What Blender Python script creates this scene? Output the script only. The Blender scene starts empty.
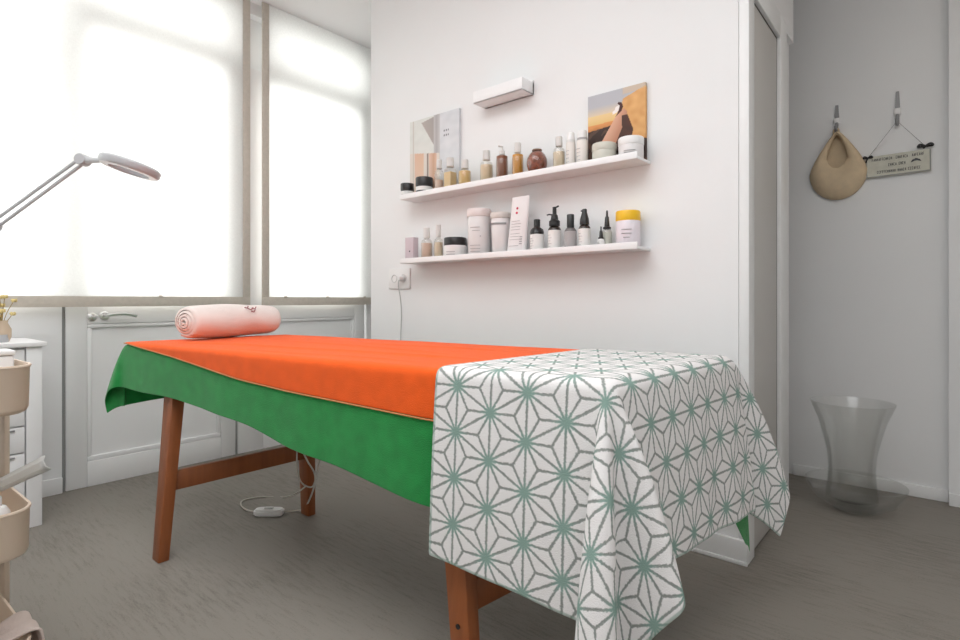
import bpy, bmesh, math, random
from mathutils import Vector, Matrix, noise
random.seed(7)
PI = math.pi
S = bpy.context.scene
COL = S.collection

# ------------------------------------------------------------------ camera, world, light, exposure
F, CX, CY, HC = 550.0, 480.0, 300.0, 0.9          # focal length in pixels, horizon row, eye height
YAW = math.atan2(.6458, .7635)
cam_d = bpy.data.cameras.new('camera'); cam = bpy.data.objects.new('camera', cam_d); COL.objects.link(cam)
cam.location = (0, 0, HC); cam.rotation_euler = (PI/2, 0, YAW)
cam_d.sensor_width = 36; cam_d.lens = 36*F/960; cam_d.shift_y = -20/960; cam_d.clip_start = .05
S.camera = cam
S.view_settings.view_transform = 'Standard'; S.view_settings.look = 'None'
S.view_settings.gamma = 1; S.view_settings.use_curve_mapping = False
S.view_settings.exposure = 0.0
W = bpy.data.worlds.new('overcast_sky'); S.world = W; W.use_nodes = True
W.node_tree.nodes['Background'].inputs[0].default_value = (.95, .98, 1, 1)
W.node_tree.nodes['Background'].inputs[1].default_value = .75
def area(name, loc, rot, sx, sy, e, col=(1, 1, 1)):
    l = bpy.data.lights.new(name, 'AREA'); l.shape = 'RECTANGLE'; l.size = sx; l.size_y = sy; l.energy = e; l.color = col
    o = bpy.data.objects.new(name, l); COL.objects.link(o); o.location = loc; o.rotation_euler = rot; return o
area('daylight', (-4.3, .6, 1.75), (0, -PI/2, 0), 3.4, 5.6, 258, (1, .99, .975))
area('overhead_fill', (-.75, .15, 2.64), (0, 0, 0), 2.6, 1.7, 52, (.96, .98, 1))  # added fill without a fixture, lifts the walls, doors and table top
area('passage_fill', (.55, 2.0, 2.64), (0, 0, 0), .7, 1.2, 2.0, (1, .84, .66))  # unseen warm fill, added to brighten the passage walls

# ------------------------------------------------------------------ picture rays -> points of the place
RV, FV = (.7635, .6458), (-.6458, .7635)
def ray(px, py):
    a = (px-CX)/F
    return (FV[0]+a*RV[0], FV[1]+a*RV[1], (CY-py)/F)
def onX(px, py, x): v = ray(px, py); t = x/v[0]; return Vector((x, t*v[1], HC+t*v[2]))
def onY(px, py, y): v = ray(px, py); t = y/v[1]; return Vector((t*v[0], y, HC+t*v[2]))
def onZ(px, py, z): v = ray(px, py); t = (z-HC)/v[2]; return Vector((t*v[0], t*v[1], z))
def atD(px, py, D): v = ray(px, py); return Vector((D*v[0], D*v[1], HC+D*v[2]))
def depth(p): return p[0]*FV[0]+p[1]*FV[1]

# ------------------------------------------------------------------ materials
MATS = {}
def mat(name, col, rough=.5, metal=0, bump=0, bscale=200, stretch=None, var=0, vscale=8, spec=.5, trans=0, sheen=0):
    if name in MATS: return MATS[name]
    m = bpy.data.materials.new(name); m.use_nodes = True; nt = m.node_tree; b = nt.nodes['Principled BSDF']
    b.inputs['Base Color'].default_value = (*col, 1); b.inputs['Roughness'].default_value = rough
    b.inputs['Metallic'].default_value = metal; b.inputs['Specular IOR Level'].default_value = spec
    b.inputs['Transmission Weight'].default_value = trans
    if sheen: b.inputs['Sheen Weight'].default_value = sheen
    tc = nt.nodes.new('ShaderNodeTexCoord'); mp = nt.nodes.new('ShaderNodeMapping'); nt.links.new(tc.outputs['Object'], mp.inputs[0])
    if stretch: mp.inputs['Scale'].default_value = stretch
    if bump:
        n = nt.nodes.new('ShaderNodeTexNoise'); n.inputs['Scale'].default_value = bscale; n.inputs['Detail'].default_value = 3
        bp = nt.nodes.new('ShaderNodeBump'); bp.inputs['Strength'].default_value = bump; bp.inputs['Distance'].default_value = .004
        nt.links.new(mp.outputs[0], n.inputs[0]); nt.links.new(n.outputs['Fac'], bp.inputs['Height']); nt.links.new(bp.outputs[0], b.inputs['Normal'])
    if var:
        n = nt.nodes.new('ShaderNodeTexNoise'); n.inputs['Scale'].default_value = vscale; n.inputs['Detail'].default_value = 5
        r = nt.nodes.new('ShaderNodeValToRGB')
        r.color_ramp.elements[0].position = .3; r.color_ramp.elements[1].position = .7
        r.color_ramp.elements[0].color = (*[c*(1-var) for c in col], 1); r.color_ramp.elements[1].color = (*[min(1, c*(1+var)) for c in col], 1)
        nt.links.new(mp.outputs[0], n.inputs[0]); nt.links.new(n.outputs['Fac'], r.inputs[0]); nt.links.new(r.outputs[0], b.inputs['Base Color'])
    MATS[name] = m; return m
def sr(r, g, b):
    f = lambda c: (c/255/12.92 if c/255 <= .04045 else ((c/255+.055)/1.055)**2.4)
    return (f(r), f(g), f(b))
wall_m = mat('wall_paint', (.86, .86, .86), .75, bump=.03, bscale=90, var=.012, vscale=2)
ceil_m = mat('ceiling_paint', (.90, .90, .90), .8)
trim_m = mat('white_trim_paint', (.87, .87, .865), .4)
door_m = mat('white_door_paint', (.89, .89, .885), .35, var=.01, vscale=3)
frame_m = mat('window_frame_paint', (.82, .82, .81), .4)
passage_m = mat('greyish_door_paint', (.56, .54, .51), .45)
gap_m = mat('shadow_gap_seal', (.05, .048, .045), .8)
white_p = mat('white_lacquer', (.89, .885, .885), .35)
white_plastic = mat('white_plastic', (.85, .84, .83), .3)
wood_m = mat('reddish_beech_stain', sr(148, 84, 44), .4, bump=.05, bscale=30, stretch=(12, 12, 1), var=.13, vscale=4)
steel_m = mat('grey_metal', (.30, .30, .305), .5, metal=.2)
chrome_m = mat('satin_chrome', (.75, .75, .74), .3, metal=.9)
black_m = mat('black_plastic', (.018, .017, .017), .35)
dark_glass = mat('dark_amber_glass', (.03, .022, .018), .15)
beige_m = mat('beige_enamel', sr(222, 202, 182), .45)
band_m = mat('beige_linen_band', sr(208, 200, 188), .85, bump=.2, bscale=400, var=.05, vscale=60)
cord_m = mat('white_cable_sheath', sr(205, 200, 190), .45)
label_m = mat('paper_label', (.82, .81, .79), .6)
greylabel_m = mat('grey_label', (.42, .40, .40), .5)
ink_m = mat('printed_ink', (.05, .05, .055), .6)
greyink_m = mat('pale_grey_print', (.40, .39, .40), .6)
red_m = mat('red_print', (.55, .03, .08), .6)
yellow_m = mat('yellow_lid_plastic', sr(240, 190, 30), .35)
lilac_m = mat('lilac_card', sr(205, 190, 196), .6)
tub_m = mat('pinkish_white_tub_plastic', sr(226, 222, 221), .4)
foam_m = mat('cream_woven_cotton', sr(216, 194, 162), .9, bump=.35, bscale=160, var=.06, vscale=30)
pinkish_cloth = mat('grey_pink_cloth', sr(196, 180, 172), .9, bump=.4, bscale=150, var=.08, vscale=20)
black_rubber = mat('black_rubber', (.02, .02, .02), .6)

def thin_glass(name, tint=(.95, .97, .96), gloss=.06, edge=.35):
    m = bpy.data.materials.new(name); m.use_nodes = True; nt = m.node_tree; nt.nodes.remove(nt.nodes['Principled BSDF'])
    t = nt.nodes.new('ShaderNodeBsdfTransparent'); t.inputs[0].default_value = (*tint, 1)
    g = nt.nodes.new('ShaderNodeBsdfGlossy'); g.inputs['Roughness'].default_value = .2
    lw = nt.nodes.new('ShaderNodeLayerWeight'); lw.inputs[0].default_value = .35
    mr = nt.nodes.new('ShaderNodeMapRange'); mr.inputs['To Min'].default_value = gloss; mr.inputs['To Max'].default_value = edge
    nt.links.new(lw.outputs['Facing'], mr.inputs['Value'])
    mx = nt.nodes.new('ShaderNodeMixShader'); nt.links.new(mr.outputs[0], mx.inputs[0]); nt.links.new(t.outputs[0], mx.inputs[1]); nt.links.new(g.outputs[0], mx.inputs[2])
    nt.links.new(mx.outputs[0], nt.nodes['Material Output'].inputs[0]); return m
pane_m = thin_glass('window_glass', (.97, .98, .98), .04, .2)
vase_m = thin_glass('clear_vase_glass', (.975, .978, .97), .04, .35)
bottle_m = thin_glass('clear_bottle_glass', (.93, .92, .90), .06, .4)
film_m = thin_glass('clear_plastic_film', (.82, .82, .81), .12, .4)

def blind_material():
    m = bpy.data.materials.new('sheer_linen'); m.use_nodes = True; nt = m.node_tree; nt.nodes.remove(nt.nodes['Principled BSDF'])
    N = nt.nodes.new; Lk = nt.links.new
    tr = N('ShaderNodeBsdfTranslucent'); df = N('ShaderNodeBsdfDiffuse'); tp = N('ShaderNodeBsdfTransparent')
    for s in (tr, df): s.inputs[0].default_value = (.93, .93, .915, 1)
    tc = N('ShaderNodeTexCoord'); mp = N('ShaderNodeMapping'); Lk(tc.outputs['Object'], mp.inputs[0]); mp.inputs['Scale'].default_value = (1, 1, 6)
    n1 = N('ShaderNodeTexNoise'); n1.inputs['Scale'].default_value = 60; n1.inputs['Detail'].default_value = 4; Lk(mp.outputs[0], n1.inputs[0])
    mp2 = N('ShaderNodeMapping'); Lk(tc.outputs['Object'], mp2.inputs[0]); mp2.inputs['Scale'].default_value = (1, 6, 1)
    n2 = N('ShaderNodeTexNoise'); n2.inputs['Scale'].default_value = 60; n2.inputs['Detail'].default_value = 4; Lk(mp2.outputs[0], n2.inputs[0])
    ad = N('ShaderNodeMath'); ad.operation = 'ADD'; Lk(n1.outputs['Fac'], ad.inputs[0]); Lk(n2.outputs['Fac'], ad.inputs[1])
    mr = N('ShaderNodeMapRange'); mr.inputs['From Min'].default_value = .7; mr.inputs['From Max'].default_value = 1.3
    mr.inputs['To Min'].default_value = .14; mr.inputs['To Max'].default_value = .03; Lk(ad.outputs[0], mr.inputs['Value'])
    a = N('ShaderNodeMixShader'); a.inputs[0].default_value = .62; Lk(df.outputs[0], a.inputs[1]); Lk(tr.outputs[0], a.inputs[2])
    b = N('ShaderNodeMixShader'); Lk(mr.outputs[0], b.inputs[0]); Lk(a.outputs[0], b.inputs[1]); Lk(tp.outputs[0], b.inputs[2])
    Lk(b.outputs[0], nt.nodes['Material Output'].inputs[0]); return m
blind_m = blind_material()

def floor_material():
    m = bpy.data.materials.new('grey_woven_vinyl'); m.use_nodes = True; nt = m.node_tree; b = nt.nodes['Principled BSDF']
    N = nt.nodes.new; Lk = nt.links.new
    tc = N('ShaderNodeTexCoord'); b.inputs['Roughness'].default_value = .62; b.inputs['Specular IOR Level'].default_value = .35
    mp = N('ShaderNodeMapping'); Lk(tc.outputs['Object'], mp.inputs[0]); mp.inputs['Rotation'].default_value = (0, 0, .45); mp.inputs['Scale'].default_value = (3.2, 26, 1)
    n1 = N('ShaderNodeTexNoise'); n1.inputs['Scale'].default_value = 3; n1.inputs['Detail'].default_value = 8; n1.inputs['Roughness'].default_value = .7; Lk(mp.outputs[0], n1.inputs[0])
    n2 = N('ShaderNodeTexNoise'); n2.inputs['Scale'].default_value = 2.2; n2.inputs['Detail'].default_value = 4; Lk(tc.outputs['Object'], n2.inputs[0])
    n3 = N('ShaderNodeTexNoise'); n3.inputs['Scale'].default_value = 220; n3.inputs['Detail'].default_value = 2; Lk(tc.outputs['Object'], n3.inputs[0])
    a = N('ShaderNodeMath'); a.operation = 'MULTIPLY_ADD'; a.inputs[1].default_value = .55; Lk(n2.outputs['Fac'], a.inputs[0]); Lk(n1.outputs['Fac'], a.inputs[2])
    a2 = N('ShaderNodeMath'); a2.operation = 'MULTIPLY_ADD'; a2.inputs[1].default_value = .45; Lk(n3.outputs['Fac'], a2.inputs[0]); Lk(a.outputs[0], a2.inputs[2])
    r = N('ShaderNodeValToRGB'); r.color_ramp.elements[0].position = .62; r.color_ramp.elements[1].position = 1.22
    r.color_ramp.elements[0].color = (.130, .117, .101, 1); r.color_ramp.elements[1].color = (.262, .238, .208, 1); Lk(a2.outputs[0], r.inputs[0]); Lk(r.outputs[0], b.inputs['Base Color'])
    bp = N('ShaderNodeBump'); bp.inputs['Strength'].default_value = .25; bp.inputs['Distance'].default_value = .003; Lk(a2.outputs[0], bp.inputs['Height']); Lk(bp.outputs[0], b.inputs['Normal'])
    return m
floor_m = floor_material()

def terry(name, col, sheen=.3, var=.06):
    return mat(name, col, .95, bump=.5, bscale=420, var=var, vscale=25, spec=.1, sheen=sheen)
green_m = terry('green_terry', sr(30, 140, 64), var=.13); orange_m = terry('orange_terry', sr(247, 98, 30), .15); pink_m = terry('pale_pink_terry', sr(242, 230, 224), .2, .02)
orangehem_m = terry('orange_hem_stitching', sr(206, 140, 92), .1)

def asanoha_material(a=.1035, p0=1.583, q0=-.04):
    """white terry with grey hemp-leaf stars: twelve rays round every point of a triangular lattice"""
    m = bpy.data.materials.new('hemp_leaf_pattern_terry'); m.use_nodes = True; nt = m.node_tree; b = nt.nodes['Principled BSDF']
    N = nt.nodes.new; Lk = nt.links.new
    def M(op, x, y=None, z=None):
        n = N('ShaderNodeMath'); n.operation = op
        for i, v in enumerate((x, y, z)):
            if v is None: continue
            if isinstance(v, (int, float)): n.inputs[i].default_value = v
            else: Lk(v, n.inputs[i])
        return n.outputs[0]
    uv = N('ShaderNodeUVMap'); uv.uv_map = 'UVMap'
    nz = N('ShaderNodeTexNoise'); nz.inputs['Scale'].default_value = 260; nz.inputs['Detail'].default_value = 1; Lk(uv.outputs[0], nz.inputs[0])
    wob = N('ShaderNodeVectorMath'); wob.operation = 'MULTIPLY_ADD'; Lk(nz.outputs['Color'], wob.inputs[0]); wob.inputs[1].default_value = (.006, .006, 0); Lk(uv.outputs[0], wob.inputs[2])
    def wrapped(off):
        v = N('ShaderNodeVectorMath'); v.operation = 'SUBTRACT'; Lk(wob.outputs[0], v.inputs[0]); v.inputs[1].default_value = (p0+off[0], q0+off[1], 0)
        w = N('ShaderNodeVectorMath'); w.operation = 'WRAP'; Lk(v.outputs[0], w.inputs[0])
        w.inputs[1].default_value = (a*3**.5/2, a/2, 1); w.inputs[2].default_value = (-a*3**.5/2, -a/2, -1)
        s = N('ShaderNodeSeparateXYZ'); Lk(w.outputs[0], s.inputs[0])
        x, y = s.outputs[0], s.outputs[1]
        return x, y, M('SQRT', M('ADD', M('MULTIPLY', x, x), M('MULTIPLY', y, y)))
    x1, y1, r1 = wrapped((0, 0)); x2, y2, r2 = wrapped((a*3**.5/2, a/2))
    sel = M('LESS_THAN', r2, r1)
    mix = lambda u, v: M('ADD', M('MULTIPLY', u, M('SUBTRACT', 1.0, sel)), M('MULTIPLY', v, sel))
    x, y, r = mix(x1, x2), mix(y1, y2), mix(r1, r2)
    th = M('ARCTAN2', y, x)
    k = PI/6
    loc = M('SUBTRACT', M('FLOORED_MODULO', M('ADD', th, k/2), k), k/2)
    d = M('MULTIPLY', r, M('ABSOLUTE', M('SINE', loc)))
    def smooth(v, lo, hi, t0, t1):
        n = N('ShaderNodeMapRange'); n.interpolation_type = 'SMOOTHSTEP'; Lk(v, n.inputs['Value'])
        for nm, val in (('From Min', lo), ('From Max', hi), ('To Min', t0), ('To Max', t1)): n.inputs[nm].default_value = val
        return n.outputs[0]
    line = smooth(d, .0016, .0040, 1, 0); blob = smooth(r, .008, .019, 1, 0)
    green = smooth(r, .010, .040, 1, 0)
    c = N('ShaderNodeMix'); c.data_type = 'RGBA'; Lk(green, c.inputs['Factor']); c.inputs['A'].default_value = (*sr(138, 143, 138), 1); c.inputs['B'].default_value = (*sr(126, 158, 147), 1)
    f = M('MAXIMUM', M('MULTIPLY', line, .92), M('MULTIPLY', blob, .85))
    # woven border along the hem
    at = N('ShaderNodeAttribute'); at.attribute_name = 'hem'
    hem = smooth(at.outputs['Fac'], .007, .011, 1, 0)
    o = N('ShaderNodeMix'); o.data_type = 'RGBA'; Lk(f, o.inputs['Factor']); o.inputs['A'].default_value = (*sr(238, 235, 234), 1); Lk(c.outputs['Result'], o.inputs['B'])
    o2 = N('ShaderNodeMix'); o2.data_type = 'RGBA'; Lk(M('MULTIPLY', hem, .6), o2.inputs['Factor']); Lk(o.outputs['Result'], o2.inputs['A']); o2.inputs['B'].default_value = (*sr(150, 176, 164), 1)
    Lk(o2.outputs['Result'], b.inputs['Base Color']); b.inputs['Roughness'].default_value = .95; b.inputs['Specular IOR Level'].default_value = .1
    n = N('ShaderNodeTexNoise'); n.inputs['Scale'].default_value = 420; n.inputs['Detail'].default_value = 2; Lk(uv.outputs[0], n.inputs[0])
    hgt = M('SUBTRACT', n.outputs['Fac'], M('MULTIPLY', f, .5))
    bp = N('ShaderNodeBump'); bp.inputs['Strength'].default_value = .45; bp.inputs['Distance'].default_value = .004; Lk(hgt, bp.inputs['Height']); Lk(bp.outputs[0], b.inputs['Normal'])
    return m
star_m = asanoha_material()

# ------------------------------------------------------------------ mesh building
class MB:
    def __init__(s): s.bm = bmesh.new()
    def box(s, lo, hi, bev=0, rot=None, at=None):
        lo, hi = Vector(lo), Vector(hi); c = (lo+hi)/2; d = hi-lo
        t = bmesh.new(); bmesh.ops.create_cube(t, size=1)
        for v in t.verts: v.co = Vector((v.co.x*d.x, v.co.y*d.y, v.co.z*d.z))
        if bev: bmesh.ops.bevel(t, geom=t.edges[:], offset=bev, segments=2, profile=.5, affect='EDGES')
        for v in t.verts:
            v.co += c
            if rot: v.co = rot @ (v.co-Vector(at)) + Vector(at)
        return s.join(t)
    def join(s, t):
        me = bpy.data.meshes.new('tmp'); t.to_mesh(me); t.free(); s.bm.from_mesh(me); bpy.data.meshes.remove(me); return s
    def lathe(s, prof, c=(0, 0, 0), n=24, sx=1, sy=1, rot=None):
        """prof: list of (radius, z)"""
        t = bmesh.new(); rings = []
        for r, z in prof:
            if r < 1e-6: rings.append([t.verts.new((0, 0, z))])
            else: rings.append([t.verts.new((r*math.cos(2*PI*i/n)*sx, r*math.sin(2*PI*i/n)*sy, z)) for i in range(n)])
        for A, B in zip(rings, rings[1:]):
            for i in range(n):
                j = (i+1) % n
                if len(A) == 1 and len(B) == 1: continue
                if len(A) == 1: t.faces.new((A[0], B[j], B[i]))
                elif len(B) == 1: t.faces.new((A[i], A[j], B[0]))
                else: t.faces.new((A[i], A[j], B[j], B[i]))
        bmesh.ops.recalc_face_normals(t, faces=t.faces[:])
        for v in t.verts:
            if rot: v.co = rot @ v.co
            v.co += Vector(c)
        return s.join(t)
    def tube(s, pts, r, n=8, closed=False, taper=None):
        pts = [Vector(p) for p in pts]; t = bmesh.new(); rings = []; m = len(pts); up = None
        for i, p in enumerate(pts):
            a = pts[i-1] if (i or closed) else p; b = pts[(i+1) % m] if (i < m-1 or closed) else p
            d = (b-a).normalized()
            if up is None: up = d.orthogonal().normalized()
            up = (up-d*up.dot(d)).normalized(); w = d.cross(up)
            rr = r if taper is None else r*taper[i]
            rings.append([t.verts.new(p+(up*math.cos(2*PI*k/n)+w*math.sin(2*PI*k/n))*rr) for k in range(n)])
        for A, B in (list(zip(rings, rings[1:]))+([(rings[-1], rings[0])] if closed else [])):
            for k in range(n): t.faces.new((A[k], A[(k+1) % n], B[(k+1) % n], B[k]))
        if not closed: t.faces.new(rings[0][::-1]); t.faces.new(rings[-1])
        bmesh.ops.recalc_face_normals(t, faces=t.faces[:])
        return s.join(t)
    def prism(s, outline, z0, z1, M=None):
        """outline: list of 2D points, extruded along local z"""
        t = bmesh.new(); A = [t.verts.new((x, y, z0)) for x, y in outline]; B = [t.verts.new((x, y, z1)) for x, y in outline]
        k = len(A); t.faces.new(A[::-1]); t.faces.new(B)
        for i in range(k): t.faces.new((A[i], A[(i+1) % k], B[(i+1) % k], B[i]))
        bmesh.ops.recalc_face_normals(t, faces=t.faces[:])
        if M:
            for v in t.verts: v.co = M @ v.co
        return s.join(t)
    def beam(s, a, b, ax, ay, wx, wy, wx2=None, wy2=None):
        """a tapering rectangular bar from a to b"""
        a, b, ax, ay = Vector(a), Vector(b), Vector(ax), Vector(ay); t = bmesh.new(); q = []
        for p, x, y in ((a, wx, wy), (b, wx2 or wx, wy2 or wy)):
            q.append([t.verts.new(p+ax*x/2*i+ay*y/2*j) for i, j in ((-1, -1), (1, -1), (1, 1), (-1, 1))])
        t.faces.new(q[0][::-1]); t.faces.new(q[1])
        for i in range(4): t.faces.new((q[0][i], q[0][(i+1) % 4], q[1][(i+1) % 4], q[1][i]))
        bmesh.ops.recalc_face_normals(t, faces=t.faces[:])
        bmesh.ops.bevel(t, geom=t.edges[:], offset=.004, segments=2, profile=.5, affect='EDGES')
        return s.join(t)
    def build(s, name, m, parent=None, smooth=True, world=True, angle=40):
        me = bpy.data.meshes.new(name)
        if smooth:
            for f in s.bm.faces: f.smooth = True
            for e in s.bm.edges:
                if len(e.link_faces) == 2 and e.calc_face_angle(0) > math.radians(angle): e.smooth = False
        s.bm.to_mesh(me); s.bm.free()
        o = bpy.data.objects.new(name, me); COL.objects.link(o); me.materials.append(m)
        if parent is not None:
            o.parent = parent
            if world:
                p, off = parent, Vector((0, 0, 0))
                while p is not None: off += p.location; p = p.parent
                me.transform(Matrix.Translation(-off))
        return o
def tag(o, label, cat, group=None):
    o['label'] = label; o['category'] = cat
    if group: o['group'] = group
    return o
def thing(name, loc, label, cat, group=None):
    o = bpy.data.objects.new(name, None); COL.objects.link(o); o.location = loc; o.empty_display_size = .05
    return tag(o, label, cat, group)
def rebase(o, loc):
    """put the origin of a one-mesh thing at its base"""
    o.data.transform(Matrix.Translation(-Vector(loc))); o.location = loc; return o
def struct(name, mb, m, label, cat, bev=False):
    o = mb.build(name, m); o['kind'] = 'structure'; o['label'] = label; o['category'] = cat; return o
def smoothpath(pts, k=6, closed=False):
    pts = [Vector(p) for p in pts]; out = []; n = len(pts)
    for i in range(n if closed else n-1):
        p1, p2 = pts[i], pts[(i+1) % n]
        p0 = pts[i-1] if (i or closed) else p1; p3 = pts[(i+2) % n] if (i+2 < n or closed) else p2
        for j in range(k):
            t = j/k
            out.append(.5*((2*p1)+(p2-p0)*t+(2*p0-5*p1+4*p2-p3)*t*t+(3*p1-p0-3*p2+p3)*t**3))
    if not closed: out.append(pts[-1])
    return out
def lerp(tab, x):
    if x <= tab[0][0]: return tab[0][1]
    for (a, u), (b, v) in zip(tab, tab[1:]):
        if x <= b:
            t = (x-a)/(b-a); return u+(v-u)*t
    return tab[-1][1]

# ------------------------------------------------------------------ the room
WX, SY, BY, CH = -3.149, 2.017, 3.217, 2.67        # window wall, shelf wall, passage back wall, ceiling
RX, NY = 1.15, -1.7
struct('floor', MB().box((-3.35, NY-.1, -.1), (RX+.1, BY+.1, 0)), floor_m, 'grey brown brushed floor covering the whole room', 'floor')
struct('ceiling', MB().box((-3.35, NY-.1, CH), (RX+.1, BY+.1, CH+.1)), ceil_m, 'plain white ceiling above the blinds', 'ceiling')
struct('wall_shelf', MB().box((-2.53, SY, 0), (-.543, SY+.80, CH)), wall_m, 'white partition wall carrying the two shelves', 'wall')
struct('wall_back', MB().box((-3.35, BY, 0), (RX+.1, BY+.1, CH)), wall_m, 'grey white wall with hooks at the end of the passage', 'wall')
struct('wall_pier', MB().box((.012, BY-.045, 0), (RX, BY, CH)), wall_m, 'slightly projecting wall section at right edge of passage', 'wall')
struct('wall_right', MB().box((RX, NY-.1, 0), (RX+.1, BY+.1, CH)), wall_m, 'white wall on the right behind the camera side', 'wall')
struct('wall_near', MB().box((-3.35, NY-.1, 0), (RX+.1, NY, CH)), wall_m, 'white wall behind the camera', 'wall')
mb = MB().box((WX-.2, NY, 0), (WX, .70, .80))
mb.box((WX-.05, NY, .79), (WX, .70, .875)); mb.box((WX-.2, NY, .80), (WX, -1.25, CH)); mb.box((WX-.2, 2.47, 0), (WX, BY, CH)); mb.box((WX-.2, NY, 2.60), (WX, BY, CH))
struct('wall_window', mb, wall_m, 'white wall below and around the windows', 'wall')
# fixed glazing to the left of the doors
w = MB(); x0, x1 = WX-.12, WX-.06
for lo, hi in (((-1.25, .80), (.70, .865)), ((-1.25, 2.54), (.70, 2.60)), ((-1.25, .80), (-1.17, 2.60)), ((.665, .80), (.70, 2.60)), ((-.32, .80), (-.24, 2.60)), ((-1.25, 1.98), (.70, 2.02))):
    w.box((x0, lo[0], lo[1]), (x1, hi[0], hi[1]), .004)
w1 = struct('window_1', w, frame_m, 'fixed white window behind the left blind', 'window')
MB().box((WX-.095, -1.2, .83), (WX-.089, .66, 2.57)).build('pane', pane_m, w1)
w = MB()
for lo, hi in (((.70, 2.28), (2.47, 2.33)), ((.70, 2.55), (2.47, 2.60)), ((.70, 2.28), (.75, 2.60)), ((2.42, 2.28), (2.47, 2.60))):
    w.box((x0, lo[0], lo[1]), (x1, hi[0], hi[1]), .004)
w.box((x0, 1.48, 2.30), (x1+.004, 1.72, 2.58), .004)
w2 = struct('window_2', w, frame_m, 'transom light above the glazed doors', 'window')
MB().box((WX-.095, .73, 2.31), (WX-.089, 2.45, 2.57)).build('pane', pane_m, w2)
def leaf(name, y0, y1, label, handle):
    st, t0, t1 = .085, WX-.052, WX-.002
    d = MB()
    sl = st if handle else .155
    d.box((t0, y0, .0), (t1, y0+sl, 2.28), .004); d.box((t0, y1-st, .0), (t1, y1, 2.28), .004)
    d.box((t0, y0+sl, .0), (t1, y1-st, .12), .002); d.box((t0, y0+sl, .785), (t1, y1-st, .885), .002); d.box((t0, y0+sl, 2.20), (t1, y1-st, 2.28), .002)
    d.box((t0+.012, y0+sl-.01, .11), (t1-.018, y1-st, .80))
    o = struct(name, d, door_m, label, 'door')
    b = MB()                                                    # raised bead round the panel
    for a, c in (((y0+sl, .12), (y1-st, .145)), ((y0+sl, .765), (y1-st, .785)), ((y0+sl, .145), (y0+sl+.02, .765)), ((y1-st-.02, .145), (y1-st, .765))):
        b.box((t1-.02, a[0], a[1]), (t1-.004, c[0], c[1]), .005)
    b.build('panel_moulding', door_m, o)
    MB().box((WX-.03, y0+sl-.01, .875), (WX-.024, y1-st+.01, 2.21)).build('pane', pane_m, o)
    if handle:
        h = MB(); y, z = y0+.155, .822
        h.lathe([(0, 0), (.021, 0), (.022, .004), (.018, .008), (0, .009)], (t1, y, z), 16, rot=Matrix.Rotation(PI/2, 3, 'Y'))
        h.tube(smoothpath([(t1+.005, y, z), (t1+.045, y, z+.002), (t1+.055, y+.015, z+.006), (t1+.055, y+.07, z+.008), (t1+.052, y+.125, z-.002)]), .008, 8)
        h.build('door_handle', chrome_m, o)
        k = MB(); k.lathe([(0, 0), (.020, 0), (.021, .004), (.014, .008), (0, .009)], (t1, y-.052, z-.004), 16, rot=Matrix.Rotation(PI/2, 3, 'Y'))
        k.box((t1+.006, y-.055, z-.014), (t1+.014, y-.049, z+.006), .002); k.build('keyhole_rose', chrome_m, o)
leaf('door_1', .715, 1.525, 'white panelled balcony door with lever handle below the left blind', True)
leaf('door_2', 1.54, 2.455, 'white panelled balcony door behind the far end of the table', False)
struct('trim_1', MB().box((WX-.06, .700, 0), (WX-.012, .716, 2.3)), mat('grey_seal', (.30, .30, .29), .7), 'grey gap at the left of the balcony door', 'trim')
struct('trim_2', MB().box((WX-.19, .7, -.01), (WX-.03, 2.47, .002)), gap_m, 'dark threshold under the balcony doors', 'trim')
struct('baseboard_window', MB().box((WX, NY, 0), (WX+.014, .70, .075), .003), trim_m, 'white baseboard left of the balcony door', 'baseboard')
b = MB().box((-2.53, SY-.016, 0), (-.51, SY, .082), .003); b.box((-2.53, SY-.024, 0), (-.508, SY-.016, .014), .003)
struct('baseboard_shelf', b, trim_m, 'white baseboard along the shelf wall', 'baseboard')
b = MB().box((-.6, BY-.012, 0), (.012, BY, .055), .003); b.box((.012, BY-.057, 0), (RX, BY-.045, .055), .003)
struct('baseboard_back', b, trim_m, 'white baseboard along the passage back wall', 'baseboard')
# doorway face at the end of the partition
struct('trim_3', MB().box((-.543, SY+.003, 0), (-.51, SY+.075, CH), .002), trim_m, 'white corner casing at end of shelf wall', 'trim')
dl = struct('door_3', MB().box((-.543, SY+.075, .01), (-.520, 2.472, 1.955), .002), passage_m, 'closed greyish door in the end of the partition', 'door')
MB().box((-.543, SY+.075, 1.955), (-.522, 2.486, 1.965)).build('seal', gap_m, dl)
MB().box((-.543, 2.472, .0), (-.522, 2.486, 1.965)).build('seal', gap_m, dl)
c = MB().box((-.543, 2.486, 0), (-.508, 2.60, 2.06), .003); c.box((-.543, SY+.075, 1.965), (-.508, 2.486, 2.06), .003)
struct('trim_4', c, trim_m, 'greyish casing round the passage door', 'trim')
struct('wall_doorhead', MB().box((-.543, SY+.075, 2.06), (-.525, 2.817, CH)), wall_m, 'wall above the passage door', 'wall')

struct('trim_5', MB().box((WX-.05, 1.520, 0), (WX-.012, 1.545, 2.28)), mat('grey_door_seal', (.35, .35, .34), .7), 'grey seal between the two balcony doors', 'trim')

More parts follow.
